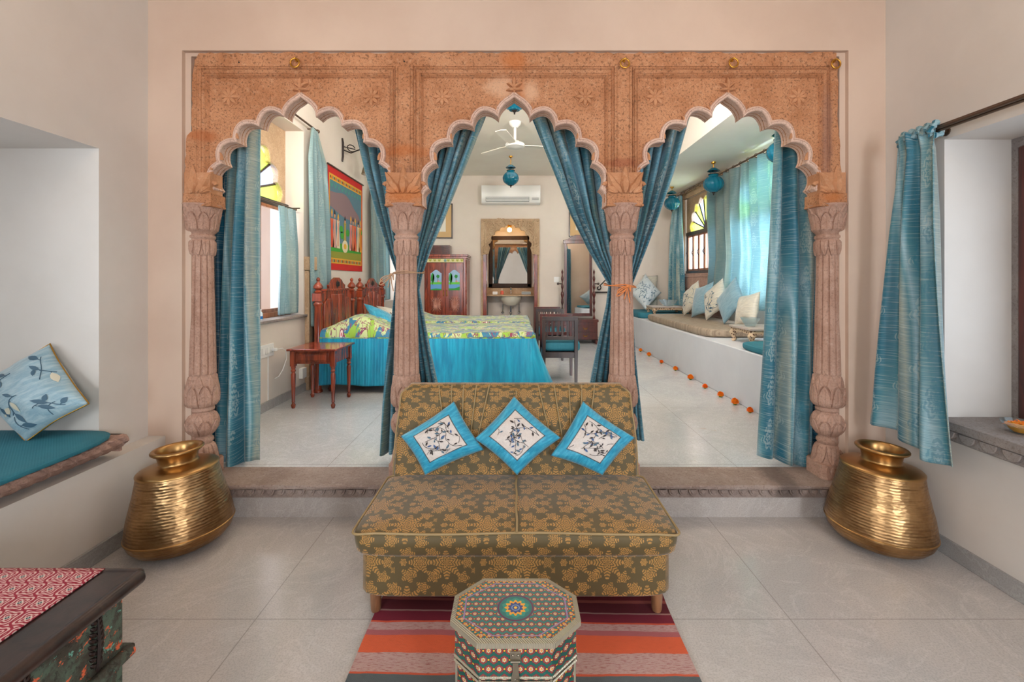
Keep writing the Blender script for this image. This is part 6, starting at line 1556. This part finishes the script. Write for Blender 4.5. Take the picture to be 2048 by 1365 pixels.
# ---- small things on the left wall
sw = thing('wall_socket', (BWL, 3.80, .62), 'white switchboard with plug and white cable low on the left wall', 'socket')
b = MB(); b.box(BWL, BWL+.014, 3.69, 3.92, .640, .745); b.build('plate', M_WHITE, sw, bevel=.003)
for y in (3.725, 3.80, 3.87):
    b = MB(); b.box(BWL+.014, BWL+.019, y-.022, y+.022, .665, .72); b.build('switch', plain('grey_white_switch', (212, 210, 206), .4), sw, bevel=.002)
b = MB(); b.box(BWL+.018, BWL+.055, 3.875, 3.905, .68, .705); b.build('plug', M_WHITE, sw, bevel=.004)
b = MB(); pts = [(BWL+.05, 3.90, .692), (BWL+.06, 3.97, .69), (BWL+.05, 4.05, .66), (BWL+.05, 4.06, .58), (BWL+.05, 4.00, .50), (BWL+.04, 3.95, .45), (BWL+.04, 3.88, .445)]
b.tube(pts, .004, 6); b.build('cable', M_WHITE, sw)
b = MB(); b.box(BWL, BWL+.006, 3.842, 3.852, .27, .64); b.build('conduit', M_WHITE, sw)
b = MB(); b.box(BWL+.0, BWL+.035, 4.40, 4.49, .33, .43); o = b.build('junction_box', M_WHITE, bevel=.004); tag(o, 'small white box low on the left wall behind the bedside table', 'box')  # small wall junction box, not a power socket
bt = thing('water_bottle', (PX(518, 3.85), 3.80, .948), 'small water bottle with blue label on the left window sill', 'bottle')
bxp = -2.13
b = MB(); b.lathe([(0, .950), (.021, .950), (.022, .96), (.022, 1.0), (.018, 1.015), (.010, 1.025), (.010, 1.033), (0, 1.033)], (bxp, 3.80, 0), 20); b.build('bottle', plain('pale_plastic', (214, 228, 236), .1), bt)
b = MB(); b.lathe([(.0226, .960), (.0226, .985)], (bxp, 3.80, 0), 20, cap=False); b.build('label_band', plain('blue_label', (40, 120, 190), .4), bt)
b = MB(); b.lathe([(0, 1.028), (.012, 1.028), (.012, 1.042), (0, 1.042)], (bxp, 3.80, 0), 16); b.build('cap', M_WHITE, bt)
b = MB(); b.box(PX(1108, 8.28), PX(1120, 8.28), 8.288, 8.30, PZ(565, 8.28), PZ(554, 8.28)); o = b.build('switch_plate', M_WHITE, bevel=.003); tag(o, 'white switch plate on the back wall left of the standing mirror', 'switch')
hk = thing('towel_rail', (1.6, 8.28, PZ(585, 8.2)), 'black wrought iron scroll bracket and rail on the back wall beside the mirror', 'rail')
b = MB(); zr = PZ(585, 8.2); b.tube([(PX(1188, 8.2), 8.22, zr), (PX(1225, 8.2), 8.22, zr)], .014, 8); b.build('bar', M_IRON, hk)
b = MB(); x_, z_ = PX(1200, 8.2), PZ(572, 8.2); b.tube([(x_ + .05*(1-t)*math.cos(7*t+2), 8.22, z_ + .05*(1-t)*math.sin(7*t+2) - .06*(1-t)) for t in [i/14 for i in range(15)]] + [(x_+.06, 8.22, z_+.06), (x_+.12, 8.22, z_+.12)], .010, 8); b.build('scroll', M_IRON, hk)
# ================================================================== CAMERA, LIGHT
sc = bpy.context.scene
cam = bpy.data.cameras.new('camera'); co = bpy.data.objects.new('camera', cam); C.objects.link(co); sc.camera = co
co.location = (0, 0, EYE); co.rotation_euler = (PI/2, 0, 0)
cam.sensor_fit = 'HORIZONTAL'; cam.sensor_width = 36; cam.lens = FPX/2048*36; cam.clip_start = .02
cam.shift_x = (1024 - VX)/2048; cam.shift_y = -(682.5 - VY)/2048
sc.view_settings.view_transform = 'Standard'; sc.view_settings.look = 'None'; sc.view_settings.gamma = 1; sc.view_settings.use_curve_mapping = False
sc.view_settings.exposure = 0
w = bpy.data.worlds.new('world'); sc.world = w; w.use_nodes = True
w.node_tree.nodes['Background'].inputs[0].default_value = (.75, .87, 1, 1); w.node_tree.nodes['Background'].inputs[1].default_value = 1.4
def area(name, loc, to, sx, sy, e, c=(1, 1, 1), spread=180):
    l = bpy.data.lights.new(name, 'AREA'); l.shape = 'RECTANGLE'; l.size = sx; l.size_y = sy; l.energy = e; l.color = c; l.spread = math.radians(spread)
    o = bpy.data.objects.new(name, l); C.objects.link(o); o.location = loc
    o.rotation_euler = (Vector(to) - Vector(loc)).to_track_quat('-Z', 'Y').to_euler(); return o
def point(name, loc, e, c, r=.04):
    l = bpy.data.lights.new(name, 'POINT'); l.energy = e; l.color = c; l.shadow_soft_size = r; o = bpy.data.objects.new(name, l); C.objects.link(o); o.location = loc; return o
DAY = (.86, .93, 1.0); WARM = (1, .80, .60)
area('daylight_left_niche', (-2.78, 1.1, 1.27), (0, 1.1, 1.2), 1.3, 1.0, 4, DAY)
area('daylight_right_niche', (2.46, 1.2, 1.27), (0, 1.2, 1.2), 1.5, 1.1, 6.5, DAY)
area('rear_fill_left', (-1.9, -2.5, 1.5), (.2, 2, 1.0), 1.0, 1.5, 128, (.82, .91, 1))  # fill added behind the camera to light the room from the front
area('rear_fill_right', (1.9, -2.5, 1.5), (-.2, 2, 1.0), 1.0, 1.5, 128, (.82, .91, 1))  # matching added fill on the other side behind the camera
point('grazing_fill_left', (-1.1, 1.45, 2.6), 5, (1, .68, .40), .06)  # added warm light, no fitting here; grazes the arcade to bring out its relief
point('grazing_fill_right', (1.1, 1.45, 2.6), 5, (1, .68, .40), .06)  # second added grazing light, likewise without a fitting
area('daylight_window_left', (-2.55, 3.76, 1.8), (0, 3.8, 1.6), 1.4, 1.6, 42, DAY)
area('daylight_window_left_far', (-2.55, 7.47, 1.8), (0, 7.4, 1.6), 1.0, 1.5, 30, DAY)
area('daylight_window_right', (3.45, 5.02, 1.9), (0, 5, 1.4), 1.9, 1.6, 300, (.80, .90, 1.0))
area('daylight_window_right_far', (3.45, 7.05, 2.0), (0, 7, 1.4), 1.4, 1.2, 70, DAY)
area('hidden_ceiling_fill_left', (-1.2, 2.86, 2.60), (-1.0, 6.0, 3.9), .9, .10, 58, (1, .93, .86))  # added strip hidden behind the spandrel to brighten the bedroom ceiling
area('hidden_ceiling_fill_right', (1.2, 2.86, 2.60), (1.9, 6.0, 3.9), .9, .10, 85, (1, .95, .90))  # added hidden strip brightening the ceiling over the platform
area('bedroom_fill_far', (.3, 6.4, 3.15), (.3, 6.4, 0), 1.2, 1.2, 8, (1, .92, .84))  # added soft fill under the ceiling, stands for no actual fixture
point('washroom_lamp', (PX(1019, 8.8), 8.74, PZ(461, 8.8)), 5, (1, .62, .25), .03)
sun = bpy.data.lights.new('sun', 'SUN'); sun.energy = 1.3; sun.angle = .02; sun.color = (1, .93, .82); so = bpy.data.objects.new('sun', sun); C.objects.link(so); so.rotation_euler = (math.radians(20), math.radians(12), 0)
